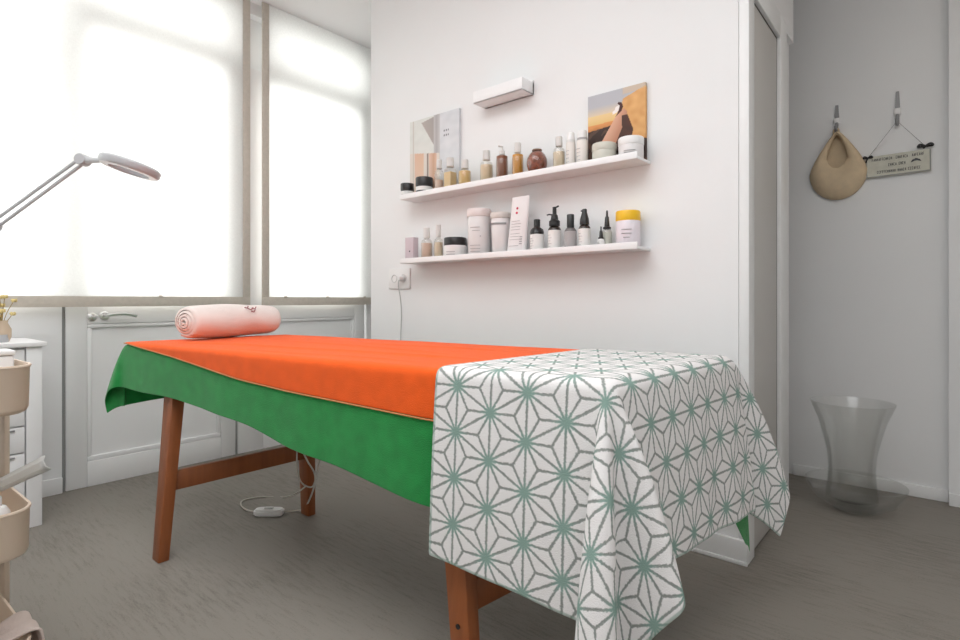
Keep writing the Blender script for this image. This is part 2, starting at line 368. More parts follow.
# ------------------------------------------------------------------ blinds
BX = WX+.055
def blind(y0, y1, label, right_band, left_band):
    z0, z1 = .868, CH-.001
    t = thing('window_blind', (BX, (y0+y1)/2, z0), label, 'blind', 'linen panel blinds')
    bw, hb = .044, .050
    MB().box((BX-.0015, y0+(bw if left_band else 0), z0+hb), (BX+.0015, y1-(bw if right_band else 0), z1)).build('sheer_panel', blind_m, t)
    h = MB().box((BX-.006, y0, z0), (BX+.006, y1, z0+hb), .002); h.build('bottom_band', band_m, t)
    if right_band: MB().box((BX-.005, y1-bw, z0+hb), (BX+.005, y1, z1), .002).build('side_band', band_m, t)
    if left_band: MB().box((BX-.005, y0, z0+hb), (BX+.005, y0+bw, z1), .002).build('side_band', band_m, t)
    for k in range(3): 
        y = y0+(y1-y0)*(k+.5)/3
        MB().box((BX+.004, y-.009, z0+hb-.004), (BX+.011, y+.009, z0+hb+.007), .002).build('clip', band_m, t)
    return t
yl = onX(250, 303, BX).y; yr = onX(262, 303, BX).y
blind(-1.3, yl, 'wide sheer white blind with beige bands behind the magnifying lamp', True, False)
blind(yr, yr+.90, 'narrow sheer white blind next to the shelf wall', False, True)

# ------------------------------------------------------------------ massage table
NL, NR, FR, FL = (onZ(121, 342, .7375), onZ(598, 382, .7375), onZ(733, 357, .7375), onZ(283, 334, .7375))
ex = ((NR-NL)+(FR-FL))/2; ey = ((FL-NL)+(FR-NR))/2
L, Wd = ex.length, ey.length; ex.normalize(); ey.normalize()
INS = .014                                                       # cloth thickness and rounding round the top
O = NL+ex*INS+ey*INS; L -= 2*INS; Wd -= 2*INS
nN = Vector((ex.y, -ex.x, 0)); nF = -nN; nR = Vector((ey.y, -ey.x, 0)); nL = -nR
def TP(p, q, z=0): v = O+ex*p+ey*q; return Vector((v.x, v.y, z))
T = thing('massage_table', TP(L/2, Wd/2, 0), 'wooden massage table standing in the middle of the grey floor', 'massage table')
t = bmesh.new()
def ring(d, z): return [t.verts.new(TP(p, q, z)) for p, q in ((d, d), (L-d, d), (L-d, Wd-d), (d, Wd-d))]
rs = [ring(d, z) for d, z in ((.02, .655), (.004, .66), (.001, .675), (.001, .715), (.006, .727), (.02, .731))]
t.faces.new(rs[0][::-1]); t.faces.new(rs[-1])
for A, B in zip(rs, rs[1:]):
    for i in range(4): t.faces.new((A[i], A[(i+1) % 4], B[(i+1) % 4], B[i]))
pad = MB(); pad.join(t); pad.build('padded_top', mat('cream_vinyl', sr(214, 204, 186), .5), T)
fr = MB()
for a, b_ in (((.13, .07), (L-.13, .07)), ((.13, Wd-.07), (L-.13, Wd-.07)), ((.15, .07), (.15, Wd-.07)), ((L-.28, .07), (L-.28, Wd-.07))):
    fr.beam(TP(*a, .625), TP(*b_, .625), (0, 0, 1), Vector(TP(*b_)-TP(*a)).cross(Vector((0, 0, 1))).normalized(), .058, .022)
fr.build('underframe', wood_m, T)
feet = [((-2.075, .740), (-2.14, .818)), ((-2.046, 1.300), (-2.025, 1.27)), ((-.815, .925), (-.955, 1.012)), ((-.775, 1.500), (-.84, 1.43))]
for (fx, fy), (tx, ty) in feet:
    lg = MB().beam((fx, fy, 0), (tx, ty, .654), (1, 0, 0), (0, 1, 0), .056, .036, .08, .046)
    lo = lg.build('leg', wood_m, T)
    if fx > -1 and fy < 1:
        k = .155/.654; p = Vector((fx+(tx-fx)*k, fy+(ty-fy)*k-.020, .155))
        MB().lathe([(0, 0), (.006, 0), (.006, .002), (0, .002)], p+Vector((0, 0, 0)), 12, rot=Matrix.Rotation(PI/2, 3, 'X')).build('dowel_hole', black_m, lo)
def legat(i, z): (fx, fy), (tx, ty) = feet[i]; k = z/.654; return Vector((fx+(tx-fx)*k, fy+(ty-fy)*k, z))
for i, j, za, zb in ((0, 1, .257, .275), (2, 3, .205, .205)):
    a, b_ = legat(i, za), legat(j, zb); d = (b_-a).normalized()
    MB().beam(a+d*.01, b_-d*.01, (0, 0, 1), d.cross(Vector((0, 0, 1))).normalized(), .068 if i == 0 else .075, .024).build('stretcher', wood_m, T)

# ------------------------------------------------------------------ cloths draped over the table
def curve_at(pts, u):
    """point at fraction u of the length of a smoothed plan curve"""
    seg = [(b-a).length for a, b in zip(pts, pts[1:])]; tot = sum(seg) or 1e-9; x = u*tot
    for s, a, b in zip(seg, pts, pts[1:]):
        if x <= s: return a+(b-a)*(x/max(s, 1e-9))
        x -= s
    return pts[-1]
SR, TC = Vector((.88, .46, 0)), Vector((.46, -.88, 0))
def st(s, t_): return SR*s+TC*t_
def ripple(u, seed): return .5*math.sin(u*9+seed)+.35*math.sin(u*17+seed*2.1)+.25*math.sin(u*31+seed*.7)
def drape(name, m, ps, dN, dF, dL, dR, off, thick, flare, plans, rip, topz=None, cols=60, rows=(26, 40, 14), sub=1, RHO=.012, taudef=.5, seed=1.0, qshift=None, flareR=None):
    """ps=(p0,p1) on the top; dN(p) dF(p) dL(q) dR(q): how far it hangs over each edge; plans: corner -> fold curve in plan per metre of cloth"""
    p0, p1 = ps
    P = []
    if dL: P += [('L', 1-i/10) for i in range(10)]
    P += [('T', p0+(p1-p0)*i/cols) for i in range(cols+1)]
    if dR: P += [('R', (i+1)/24) for i in range(24)]
    def rows_for():
        out = []
        if dN: out += [('N', 1-i/rows[0]) for i in range(rows[0])]
        out += [('M', Wd*i/rows[1]) for i in range(rows[1]+1)]
        if dF: out += [('F', (i+1)/rows[2]) for i in range(rows[2])]
        return out
    Q = rows_for()
    smoothplans = {}
    for k, (fa, pts, fb) in plans.items():
        smoothplans[k] = smoothpath([fa]+[Vector(p) for p in pts]+[fb], 12)
    def arc(o):
        if o < RHO*PI/2: a = o/RHO; return RHO*math.sin(a), RHO*(1-math.cos(a))
        return RHO, RHO+(o-RHO*PI/2)
    def hang(base, n, o, h):
        """o metres of cloth over the edge, h: horizontal run per metre at the edge"""
        out, dn = arc(o); e = max(0, o-.01)
        k = taudef*(1-math.exp(-e/taudef)); hh = h.length
        dn -= .25*hh*hh*taudef*(1-math.exp(-2*e/taudef))
        return Vector((base.x, base.y, .731+off))+n*(out+off)+h*k-Vector((0, 0, dn))
    bm = bmesh.new(); uvl = bm.loops.layers.uv.new('UVMap'); hl = bm.verts.layers.float.new('hem'); V = []; flat = {}
    for kp, vp in P:
        col = []
        for kq, vq in Q:
            q = vq if kq == 'M' else 0; pp = vp if kp == 'T' else (0 if kp == 'L' else L)
            aN = dN(max(0, min(L, pp)))*vq if kq == 'N' else 0
            aF = dF(pp)*vq if kq == 'F' else 0
            qq = q if kq == 'M' else (0 if kq == 'N' else Wd)
            aL = dL(qq)*vp if kp == 'L' else 0; aR = dR(qq)*vp if kp == 'R' else 0
            b = aN or aF; a = aL or aR
            p = pp-aL+aR; qf = qq-aN+aF
            if qshift: p_eff = p+qshift*b
            if not a and not b:
                z = .731+off+(topz(p, qq) if topz else 0)
                v = TP(p, qq, z)
            elif not a:
                n = nN if aN else nF
                h = n*(flare+rip*ripple(p*1.0, seed+(0 if aN else 3)))*min(1, 1)
                edge = min(1, max(0, (p-p0)/.06) if dL or True else 1)
                v = hang(TP(p, qq), n, b, h)
                if topz: v.z += 0
            elif not b:
                n = nR if aR else nL
                fade = min(1, qq/.10, (Wd-qq)/.10)
                h = n*((flareR or flare)+rip*1.3*ripple(qq*1.4, seed+5)*max(0, fade))
                v = hang(TP(pp, qq), n, a, h)
            else:
                key = ('N' if aN else 'F')+('R' if aR else 'L')
                r = math.hypot(a, b); phi = math.atan2(a, b)/(PI/2)
                n1 = nN if aN else nF; n2 = nR if aR else nL
                n = (n1*math.cos(phi*PI/2)+n2*math.sin(phi*PI/2)).normalized()
                h = curve_at(smoothplans[key], phi)
                v = hang(TP(pp, qq), n, r, h)
            bv = bm.verts.new(v); flat[bv] = (p, qf)
            lims = []
            if dN: lims.append((qq-aN)+dN(max(0, min(L, pp))) if (kq in 'NM') else 9)
            if kp in 'T' and not dL: lims.append(p-p0)
            if kp == 'R': lims.append(dR(qq)*(1-vp))
            bv[hl] = max(0, min(lims)) if lims else 9
            col.append(bv)
        V.append(col)
    for A, B in zip(V, V[1:]):
        for i in range(len(A)-1):
            f = bm.faces.new((A[i], B[i], B[i+1], A[i+1])); f.smooth = True
            for l in f.loops: l[uvl].uv = flat[l.vert]
    me = bpy.data.meshes.new(name); bm.normal_update(); bm.to_mesh(me); bm.free(); me.materials.append(m)
    o = bpy.data.objects.new(name, me); COL.objects.link(o)
    sm = o.modifiers.new('soften', 'SMOOTH'); sm.factor = .5; sm.iterations = 3
    so = o.modifiers.new('thickness', 'SOLIDIFY'); so.thickness = thick; so.offset = 1
    if sub: ss = o.modifiers.new('subdivision', 'SUBSURF'); ss.levels = sub; ss.render_levels = sub
    return rebase(o, TP((p0+p1)/2, Wd/2, .731+off))

dropG = [(0, .172), (.126, .184), (.28, .196), (.42, .232), (.5, .262), (.59, .285), (.67, .310), (.77, .330), (1, .36)]
dropO = [(0, .004), (.186, .040), (.385, .088), (.5, .104), (.59, .112), (.77, .126), (1, .14)]
dRG = [(0, .34), (.45, .38), (.55, .42), (.66, .54)]
FG = .035
green = drape('green_sheet', green_m, (0, L), lambda p: lerp(dropG, p/L)+.004*math.sin(p*14), lambda p: .20, lambda q: .26-.05*q/Wd, lambda q: lerp(dRG, q),
              .001, .0018, FG, {
    'NL': (nN*FG, [st(-.16, .16), st(-.44, .02), st(-.50, -.08), st(-.22, -.06)], nL*FG),
    'NR': (nN*FG, [st(.02, .07), st(.06, .03)], nR*.125),
    'FR': (nF*FG, [st(.17, -.17), st(.16, -.05)], nR*.125),
    'FL': (nF*FG, [st(-.1, -.2), st(-.15, -.1)], nL*FG)}, .018, seed=1.3, flareR=.125)
tag(green, 'green terry sheet draped over the table below the orange towel', 'sheet')
def crease(p, q):
    z = 0
    for q0, sl, p_a, p_b, a, wd in ((.16, .10, .15, 1.45, .0075, .013), (.05, .02, .55, 1.4, .0045, .011), (.33, -.08, .35, 1.3, .006, .013), (.46, -.02, .7, 1.4, .005, .012)):
        c = q0+sl*(p-.8)+.012*math.sin(p*5+q0*30); e = max(0, min(1, (p-p_a)/.15, (p_b-p)/.15))
        z += a*e*math.exp(-((q-c)/wd)**2)
    return z+.0006*(1+math.sin(p*11+q*17))
orange = drape('orange_towel', orange_m, (.0, 1.62), lambda p: lerp(dropO, p/L), lambda p: .06, None, None,
               .0034, .003, FG, {}, .018, topz=crease, seed=1.3, rows=(12, 100, 5), cols=110)
tag(orange, 'bright orange towel laid lengthwise over the green sheet', 'towel')
hem = MB(); pts = []
dg = bpy.context.evaluated_depsgraph_get()
FW = .10
white = drape('patterned_towel', star_m, (1.512, L), lambda p: .435+.045*(p-1.47)/.43, lambda p: .34, None, lambda q: .395+.045*q/Wd,
              .0085, .004, FW, {
    'NR': (nN*FW, [st(-.17, .28), st(-.10, .42), st(.04, .42), st(.03, .14), st(.18, .15), st(.42, .25), st(.42, .12), st(.20, .03)], nR*.16),
    'FR': (nF*FW, [st(.50, -.24), st(.54, -.16), st(.12, -.12), st(.19, .02)], nR*.16)}, .024, seed=1.3, cols=42, rows=(40, 50, 24), sub=1, flareR=.16)
tag(white, 'white towel with grey green star pattern hanging over the table end', 'towel')

# orange towel's stitched edge
edge = []
for i in range(61):
    p = 1.60*i/60; d = lerp(dropO, p/L)
    h = nN*(FG+.018*ripple(p, 1.3)); e = max(0, d-.01); k = .5*(1-math.exp(-e/.5))
    if d < .012*PI/2: a = d/.012; out, dn = .012*math.sin(a), .012*(1-math.cos(a))
    else: out, dn = .012, .012+d-.012*PI/2
    b_ = TP(p, 0); edge.append(Vector((b_.x, b_.y, .7344))+nN*(out+.0034+.0032)+h*k-Vector((0, 0, dn)))
MB().tube(edge, .0022, 6).build('hem_stitching', orangehem_m, orange)

# ------------------------------------------------------------------ rolled pink towel
A = onZ(184, 340, .741); B = onZ(271, 333.7, .741)
axis = (B-A); rl = axis.length; axis.normalize(); side = Vector((axis.y, -axis.x, 0)); R0 = .077
roll_t = thing('rolled_towel', (A+B)/2, 'pale pink rolled towel lying on the left end of the orange towel', 'towel')
def spiral(turns=4.2, r0=.012, r1=R0, th=.0105, n=150):
    inn, out = [], []
    for i in range(n+1):
        u = i/n; a = -PI*.62-u*turns*2*PI+turns*2*PI; r = r0+(r1-r0)*u
        out.append((r*math.cos(a), r*math.sin(a))); inn.append(((r-th)*math.cos(a), (r-th)*math.sin(a)))
    return out, inn
outl, innl = spiral()
t = bmesh.new(); NS = 26; secs = []
for k in range(NS+1):
    u = k/NS; w = 1-.16*abs(2*u-1)**7; row = []
    c = A+axis*(rl*u)
    for lst in (outl, innl):
        rr = []
        for i, (x, y) in enumerate(lst):
            fl = .93 if y < 0 else 1
            nx = 1+.025*math.sin(u*11+y*40)+.02*math.sin(u*5+x*30)
            dz = .004*math.sin(i*.35+u*3)*u*(1-u)
            rr.append(t.verts.new(c+side*(x*w*1.12*nx)+Vector((0, 0, R0*.93+y*fl*w*nx+dz))+axis*(.012*(math.hypot(x, y)/R0-.5)*(1 if k == 0 else (-1 if k == NS else 0)))))
        row.append(rr)
    secs.append(row)
n = len(outl)
for a, b_ in zip(secs, secs[1:]):
    for s, fl in ((0, False), (1, True)):
        for i in range(n-1): t.faces.new((a[s][i], a[s][i+1], b_[s][i+1], b_[s][i]))
    for i in (0, n-1): t.faces.new((a[0][i], a[1][i], b_[1][i], b_[0][i]))
for sct in (secs[0], secs[-1]):
    for i in range(n-1): t.faces.new((sct[0][i], sct[0][i+1], sct[1][i+1], sct[1][i]))
bmesh.ops.recalc_face_normals(t, faces=t.faces[:])
rmb = MB(); rmb.join(t); ro = rmb.build('towel_roll', pink_m, roll_t, angle=70)
zmin = min(v.co.z for v in ro.data.vertices)
ro.data.transform(Matrix.Translation((0, 0, -zmin-.003)))
em = MB()
def on_roll(u, ang, lift=.0):
    return A+axis*(rl*u)+side*((R0*1.12+lift)*math.cos(ang))+Vector((0, 0, -zmin*0+R0*.93+(R0+lift)*math.sin(ang)))
for du, da, ln in ((0, .0, 1), (.05, .05, .8), (.02, -.15, .7), (-.03, .12, .6)):
    em.tube([on_roll(.60+du-.03, .62+da+.10*ln), on_roll(.60+du, .62+da), on_roll(.60+du+.04*ln, .62+da+.16)], .0022, 6)
em.build('embroidered_emblem', mat('dark_red_thread', sr(150, 70, 80), .8), roll_t)

# ------------------------------------------------------------------ heating cord with switch
px_ = -1.985
c0 = Vector(onZ(270, 512, 0)); ctrl = thing('heating_pad_cord', c0, 'white cord with inline switch lying on the floor by the far leg', 'power cord')
s0, s1 = onZ(254, 511, .016), onZ(284, 511, .016); sd = (s1-s0).normalized(); sn = Vector((-sd.y, sd.x, 0))
sw = MB(); M4 = Matrix(((sd.x, sn.x, 0, (s0.x+s1.x)/2), (sd.y, sn.y, 0, (s0.y+s1.y)/2), (0, 0, 1, 0), (0, 0, 0, 1)))
ln = (s1-s0).length/2
outl2 = [(ln*.98*math.copysign(abs(math.cos(a))**.5, math.cos(a)), .026*math.copysign(abs(math.sin(a))**.6, math.sin(a))) for a in [2*PI*i/32 for i in range(32)]]
sw.prism([(x*.92, y*.85) for x, y in outl2], .001, .008, M4); sw.prism(outl2, .006, .020, M4); sw.prism([(x*.9, y*.8) for x, y in outl2], .018, .026, M4)
swo = sw.build('inline_switch', white_plastic, ctrl)
sl = MB(); sl.box((-.018, -.009, .025), (.018, .009, .033), .003)
for v in sl.bm.verts: v.co = M4 @ v.co
sl.build('slider_button', mat('pale_grey_plastic', (.6, .6, .6), .4), swo)
cb = MB()
P1 = [s1-sd*.008+Vector((0, 0, -.003)), onZ(296, 510.5, .006), onZ(304, 509, .02), onX(311, 496, px_), onX(315, 482, px_), onX(314, 472, px_), onX(308, 462, px_), onX(303, 452, px_), onX(300, 444, px_), onX(300, 436, px_)]
cb.tube(smoothpath(P1), .0035, 8)
P2 = [onX(297, 450, px_), onX(297, 466, px_), onX(300, 480, px_), onX(306, 486, px_), onX(313, 486, px_), onX(317, 472, px_), onX(320, 455, px_), onX(320, 440, px_)]
cb.tube(smoothpath(P2), .003, 8)
P3 = [onX(306, 486, px_), onX(298, 490, px_)+Vector((-.02, 0, -.02)), onZ(284, 497, .004), onZ(262, 497, .004), onZ(244, 500, .004), onZ(241, 505, .004), onZ(247, 510, .006), s0+sd*.008+Vector((0, 0, -.003))]
cb.tube(smoothpath(P3), .0032, 8)
cb.build('cord', cord_m, ctrl)

# ------------------------------------------------------------------ wall: shelves, light, socket
YF = 1.895
XL, XR = onY(399.5, 199.5, YF).x, onY(637, 151, YF).x
def ledge(zb, label):
    t = thing('picture_ledge', ((XL+XR)/2, SY, zb), label, 'shelf', 'white picture ledges')
    MB().box((XL, YF+.006, zb), (XR, SY, zb+.011), .0015).build('shelf_board', white_p, t)
    MB().box((XL, YF, zb), (XR, YF+.006, zb+.026), .0015).build('front_lip', white_p, t)
    return zb+.011
ZU = ledge(1.416, 'upper white picture ledge on the wall, crowded with small bottles')
ZL = ledge(1.087, 'lower white picture ledge on the wall, holding tubs and pump bottles')
# wall light
lx1 = onY(534, 88, SY).x; lx0 = onY(473, 96, SY-.09).x; lzb = onY(473, 104, SY-.09).z; lzt = lzb+.055
lt = thing('wall_light', ((lx0+lx1)/2, SY, lzb), 'white box wall light mounted above the upper shelf', 'wall light')
m_ = MB().box((lx0, SY-.09, lzb), (lx1, SY, lzb+.006), .002)
m_.box((lx0, SY-.09, lzb), (lx1, SY-.084, lzt), .002); m_.box((lx0, SY-.084, lzb), (lx0+.006, SY, lzt), .002); m_.box((lx1-.006, SY-.084, lzb), (lx1, SY, lzt), .002); m_.box((lx0, SY-.012, lzb), (lx1, SY, lzt+.01), .002)
m_.build('housing', white_p, lt)
MB().box((lx0+.008, SY-.082, lzt-.02), (lx1-.008, SY-.014, lzt-.014)).build('diffuser', mat('opal_diffuser', (.9, .9, .88), .5), lt)
# socket
sa, sb = onY(390, 289, SY), onY(411, 268, SY)
so_ = thing('wall_socket', ((sa.x+sb.x)/2, SY, sa.z), 'white double wall socket at the left below the lower shelf', 'socket')
MB().box((sa.x, SY-.010, sa.z), (sb.x, SY, sb.z), .003).build('cover_plate', white_plastic, so_)
gm = mat('pale_grey_socket_insert', (.62, .62, .61), .4)
sx = (sb.x-sa.x)
for k in (0, 1):
    cx_ = sa.x+sx*(.28+.44*k); MB().lathe([(0, 0), (.017, 0), (.020, .003), (.022, .003), (.022, 0)], (cx_, SY-.0095, (sa.z+sb.z)/2), 20, rot=Matrix.Rotation(PI/2, 3, 'X')).build('outlet', gm, so_)
cx_ = sa.x+sx*.72
pc = thing('socket_cord', (cx_, SY-.02, sa.z-.3), 'thin white cord hanging from the wall socket behind the table', 'power cord')
MB().lathe([(0, 0), (.015, 0), (.016, .004), (.014, .026), (.008, .032), (0, .032)], (cx_, SY-.0135, (sa.z+sb.z)/2), 16, rot=Matrix.Rotation(PI/2, 3, 'X')).build('plug', white_plastic, pc)
zc = (sa.z+sb.z)/2
MB().tube(smoothpath([(cx_, SY-.038, zc), (cx_, SY-.048, zc-.03), (cx_-.001, SY-.035, zc-.09), (cx_-.006, SY-.02, zc-.18), (cx_-.02, SY-.012, zc-.30), (cx_-.03, SY-.012, zc-.55), (cx_-.02, SY-.03, .10), (cx_+.02, SY-.05, .007), (cx_+.12, SY-.07, .005)]), .0028, 8).build('cable', mat('grey_white_cable', (.5, .5, .49), .5), pc)

# ------------------------------------------------------------------ canvases
def canvas(name, corners, y, depth_, fn, label, nx=120, nz=140, tilt=0):
    x0, x1, z0, z1 = corners
    bm = bmesh.new(); cl = bm.verts.layers.float_color.new('Col'); G = []
    for i in range(nx+1):
        row = []
        for j in range(nz+1):
            u, v = i/nx, j/nz
            ve = bm.verts.new((x0+(x1-x0)*u, y, z0+(z1-z0)*v)); ve[cl] = (*fn(u, v), 1); row.append(ve)
        G.append(row)
    for i in range(nx):
        for j in range(nz): bm.faces.new((G[i][j], G[i+1][j], G[i+1][j+1], G[i][j+1]))
    ring_ = [G[i][0] for i in range(nx)]+[G[nx][j] for j in range(nz)]+[G[i][nz] for i in range(nx, 0, -1)]+[G[0][j] for j in range(nz, 0, -1)]
    bk = []
    for v in ring_:
        w_ = bm.verts.new(v.co+Vector((0, depth_, 0))); w_[cl] = v[cl]; bk.append(w_)
    k = len(ring_)
    for i in range(k): bm.faces.new((ring_[i], bk[i], bk[(i+1) % k], ring_[(i+1) % k]))
    bm.faces.new(bk)
    bmesh.ops.recalc_face_normals(bm, faces=bm.faces[:])
    me = bpy.data.meshes.new(name); bm.to_mesh(me); bm.free()
    m = bpy.data.materials.get('printed_canvas')
    if not m:
        m = bpy.data.materials.new('printed_canvas'); m.use_nodes = True; a = m.node_tree.nodes.new('ShaderNodeVertexColor'); a.layer_name = 'Col'
        m.node_tree.links.new(a.outputs[0], m.node_tree.nodes['Principled BSDF'].inputs['Base Color']); m.node_tree.nodes['Principled BSDF'].inputs['Roughness'].default_value = .6
    me.materials.append(m); o = bpy.data.objects.new(name, me); COL.objects.link(o)
    if tilt:
        R = Matrix.Translation((0, y, z0)) @ Matrix.Rotation(tilt, 4, 'X') @ Matrix.Translation((0, -y, -z0)); me.transform(R)
    rebase(o, ((x0+x1)/2, y, z0)); return tag(o, label, 'picture')
def inpoly(x, y, P):
    c = False; j = len(P)-1
    for i in range(len(P)):
        if (P[i][1] > y) != (P[j][1] > y) and x < (P[j][0]-P[i][0])*(y-P[i][1])/(P[j][1]-P[i][1])+P[i][0]: c = not c
        j = i
    return c
def mixc(a, b, t): t = max(0, min(1, t)); return tuple(a[i]+(b[i]-a[i])*t for i in range(3))
def beach(u, v):
    v = (v-.30)/.70
    nz = noise.noise(Vector((u*9, v*9, 3)))*.5
    sky = mixc(sr(230, 205, 170), sr(186, 186, 192), (v-.55)/.22); c = sky
    if v < .60: c = mixc(sr(236, 205, 150), sr(226, 186, 120), (.60-v)/.2)
    if v < .42+.03*u: c = mixc(sr(222, 150, 88), sr(200, 128, 70), (.42-v)/.1+nz)
    if v < .31+.10*u: c = sr(60, 40, 34) if nz < .1 else sr(92, 66, 52)
    if inpoly(u, v, [(.62, .80), (1.01, .95), (1.01, -.01), (.78, -.01), (.70, .40), (.60, .55)]): c = mixc(sr(228, 178, 116), sr(206, 146, 84), .5+nz+(.4-v)*.4)
    if inpoly(u, v, [(.50, .50), (.64, .62), (.70, .55), (.67, .40), (.50, -.01), (.20, -.01)]): c = mixc(sr(226, 176, 148), sr(176, 112, 84), (u-.30-v*.45)*3+.2)
    if inpoly(u, v, [(.60, .50), (.70, .50), (.80, .20), (.76, -.01), (.50, -.01), (.61, .26)]): c = mixc(sr(88, 48, 32), sr(58, 34, 26), nz+.5)
    if u > .62 and v > .90+.09*u-.08: c = mixc(c, sr(214, 186, 150), .6)
    if inpoly(u, v, [(.50, .68), (.56, .70), (.56, .62), (.52, .57), (.45, .55), (.44, .60), (.48, .62)]): c = sr(244, 236, 232)
    if inpoly(u, v, [(.55, .76), (.60, .74), (.63, .66), (.60, .58), (.50, .50), (.55, .60), (.57, .68), (.53, .73)]): c = sr(70, 32, 28)
    return c
def interior(u, v):
    nz = noise.noise(Vector((u*7, v*12, 8)))*.12
    c = mixc(sr(226, 227, 222), sr(212, 213, 208), nz*4+.3)
    if inpoly(u, v, [(.25, .95), (.62, 1.0), (.62, .55), (.52, .62)]): c = mixc(sr(180, 170, 164), sr(150, 146, 146), (u-.3)*2)
    if .50 < u < .63 and v > .42: c = mixc(sr(176, 172, 172), sr(206, 204, 204), abs(u-.56)*12)
    if u >= .63: c = mixc(sr(224, 225, 228), sr(208, 210, 214), nz*5+.4)
    if v < .60-.12*u and u < .62:
        c = sr(224, 214, 204)
        if .10 < u < .30: c = mixc(sr(222, 184, 158), sr(238, 216, 198), (.60-v)*.8)
        if .40 < u < .56: c = mixc(sr(206, 164, 138), sr(228, 200, 182), abs(u-.5)*9)
        if .36 < u < .40: c = sr(150, 132, 124)
    if v > .62 and .70 < u < .82 and (abs(v-.78) < .010 or abs(v-.72) < .012) and math.sin(u*160) > -.3: c = sr(120, 120, 126)
    if .06 < u < .09: c = mixc(c, sr(190, 176, 164), .5)
    return c
yc = SY+.002
a0, a1 = onY(410, 150, yc-.018), onY(459, 150, yc-.018)
canvas('canvas_print', (a0.x, a1.x, ZU+.001, onY(458, 108, yc-.018).z), yc-.018, .014, interior, 'grey canvas print of a pale interior leaning at left of upper shelf', tilt=-.03 if False else 0)
a0, a1 = onY(588, 120, yc-.018), onY(645.5, 120, yc-.018)
canvas('canvas_print', (a0.x, a1.x, ZU+.001, onY(645, 82, yc-.018).z), yc-.018, .014, beach, 'canvas print of bare legs on a beach at right of upper shelf')

# ------------------------------------------------------------------ bottles, jars and tubs on the ledges
CUP, CLOW = 'bottles and jars on the upper ledge', 'bottles and jars on the lower ledge'
def place(px0, px1, ytop, yy, zb):
    """base point, radius and height of something seen between two columns, standing at depth yy"""
    for k in range(3):
        pm = onY((px0+px1)/2, ytop, yy); D = depth(pm)
        v = ray((px0+px1)/2, CY); view = math.hypot(v[0], v[1])
        back = 1.998 if zb > 1.3 and (px0 < 460 or px0 > 580) else SY-.001
        r = min((px1-px0)*D/F/2/view, (back-YF-.008)/2)
        yy = max(yy, YF+.007+r)
    return Vector((pm.x, yy, zb+.0008)), r, pm.z-zb-.0008
def glassy(name, px, ytop, yy, zb, label, content, fill=.6, cap=None, capm=None, wide=.70, grp=CUP, sq=False, pump=False):
    c, r, h = place(px[0], px[1], ytop, yy, zb); r = min(r, .03)
    t = thing(name, c, label, 'bottle' if 'bottle' in name else 'jar', grp)
    hb = h*wide; n = 4 if sq else 20
    rot = Matrix.Rotation(PI/4, 3, 'Z') if sq else None
    k = r*(1.25 if sq else 1)
    MB().lathe([(0, .001), (k*.92, .001), (k, .004), (k, hb*.82), (k*.85, hb*.94), (k*.45, hb), (k*.42, hb+h*.06)], c, n, rot=rot).build('body', bottle_m, t)
    MB().lathe([(0, .003), (k*.88, .004), (k*.93, .006), (k*.93, hb*fill), (0, hb*fill)], c, n, rot=rot).build('contents', content, t)
    cm = capm or mat('frosted_cap', sr(238, 234, 230), .4, trans=.35)
    ch0 = hb+h*.03
    if pump:
        MB().lathe([(0, ch0), (k*.5, ch0), (k*.5, ch0+h*.1), (k*.18, ch0+h*.11), (k*.16, h*.96), (0, h*.96)], c, 12).tube([c+Vector((0, 0, h*.95)), c+Vector((-.012, -.012, h*.97))], .004, 8).build('spray_pump', cm, t)
    else:
        MB().lathe([(0, ch0), (k*.60, ch0), (k*.58, h-.003), (k*.52, h), (0, h)], c, 16).build('cap', cm, t)
    return t
def tub(name, px, ytop, yy, zb, label, bodym, lidm, lidh=.2, lip=1.06, taper=1.0, label_m_=None, grp=CLOW, marks=(), lz=(.18, .86)):
    c, r, h = place(px[0], px[1], ytop, yy, zb)
    r /= max(lip, 1)
    t = thing(name, c, label, 'jar' if 'jar' in name or 'tin' in name else 'tub', grp)
    hb = h*(1-lidh)
    b = MB().lathe([(0, 0), (r*taper*.96, 0), (r*taper, .003), (r, hb-.002), (r*.97, hb), (0, hb)], c, 28).build('body', bodym, t)
    MB().lathe([(0, hb-.001), (r*lip*.98, hb-.001), (r*lip, hb+.002), (r*lip, h-.004), (r*lip*.95, h), (r*lip*.86, h-.001), (r*lip*.84, h-.003), (0, h-.003)], c, 28).build('lid', lidm, t)
    if label_m_:
        lb = MB(); z0, z1 = hb*lz[0], hb*lz[1]
        f = lambda z: r*(taper+(1-taper)*z/hb)+.0007
        lb.lathe([(f(z0), z0), (f(z1), z1)], c, 28).build('label', label_m_, t)
    if marks:
        for zf, w_, x_ in marks:
            mk = MB(); z = hb*zf; rr = r*(taper+(1-taper)*zf)+.0016
            arc_ = [c+Vector((rr*math.cos(a), rr*math.sin(a), z)) for a in [-PI*.40+x_-w_/2+w_*i/8 for i in range(9)]]
            mk.tube(arc_, .0012 if w_ > .3 else .0025, 5).build('text_line', greyink_m, t)
    return t
Ya, Yb, Ym = 1.945, 1.985, 1.962
tub('cream_tin', (400.5, 414), 184, Ya, ZU, 'small black tin with pale stripe, leftmost on upper shelf', black_m, black_m, .45, 1.03, label_m_=label_m, grp=CUP, lz=(.45, .85))
tub('cream_tin', (415.5, 433), 178, Ya, ZU, 'larger black tin with pale stripe, second from left on upper shelf', black_m, black_m, .45, 1.03, label_m_=label_m, grp=CUP, lz=(.45, .85))
cream_c = mat('cream_contents', sr(226, 204, 170), .5); pinkc = mat('pinkish_contents', sr(222, 196, 178), .5); amber_c = mat('amber_oil', sr(206, 150, 62), .3); honey = mat('honey_oil', sr(224, 188, 120), .3)
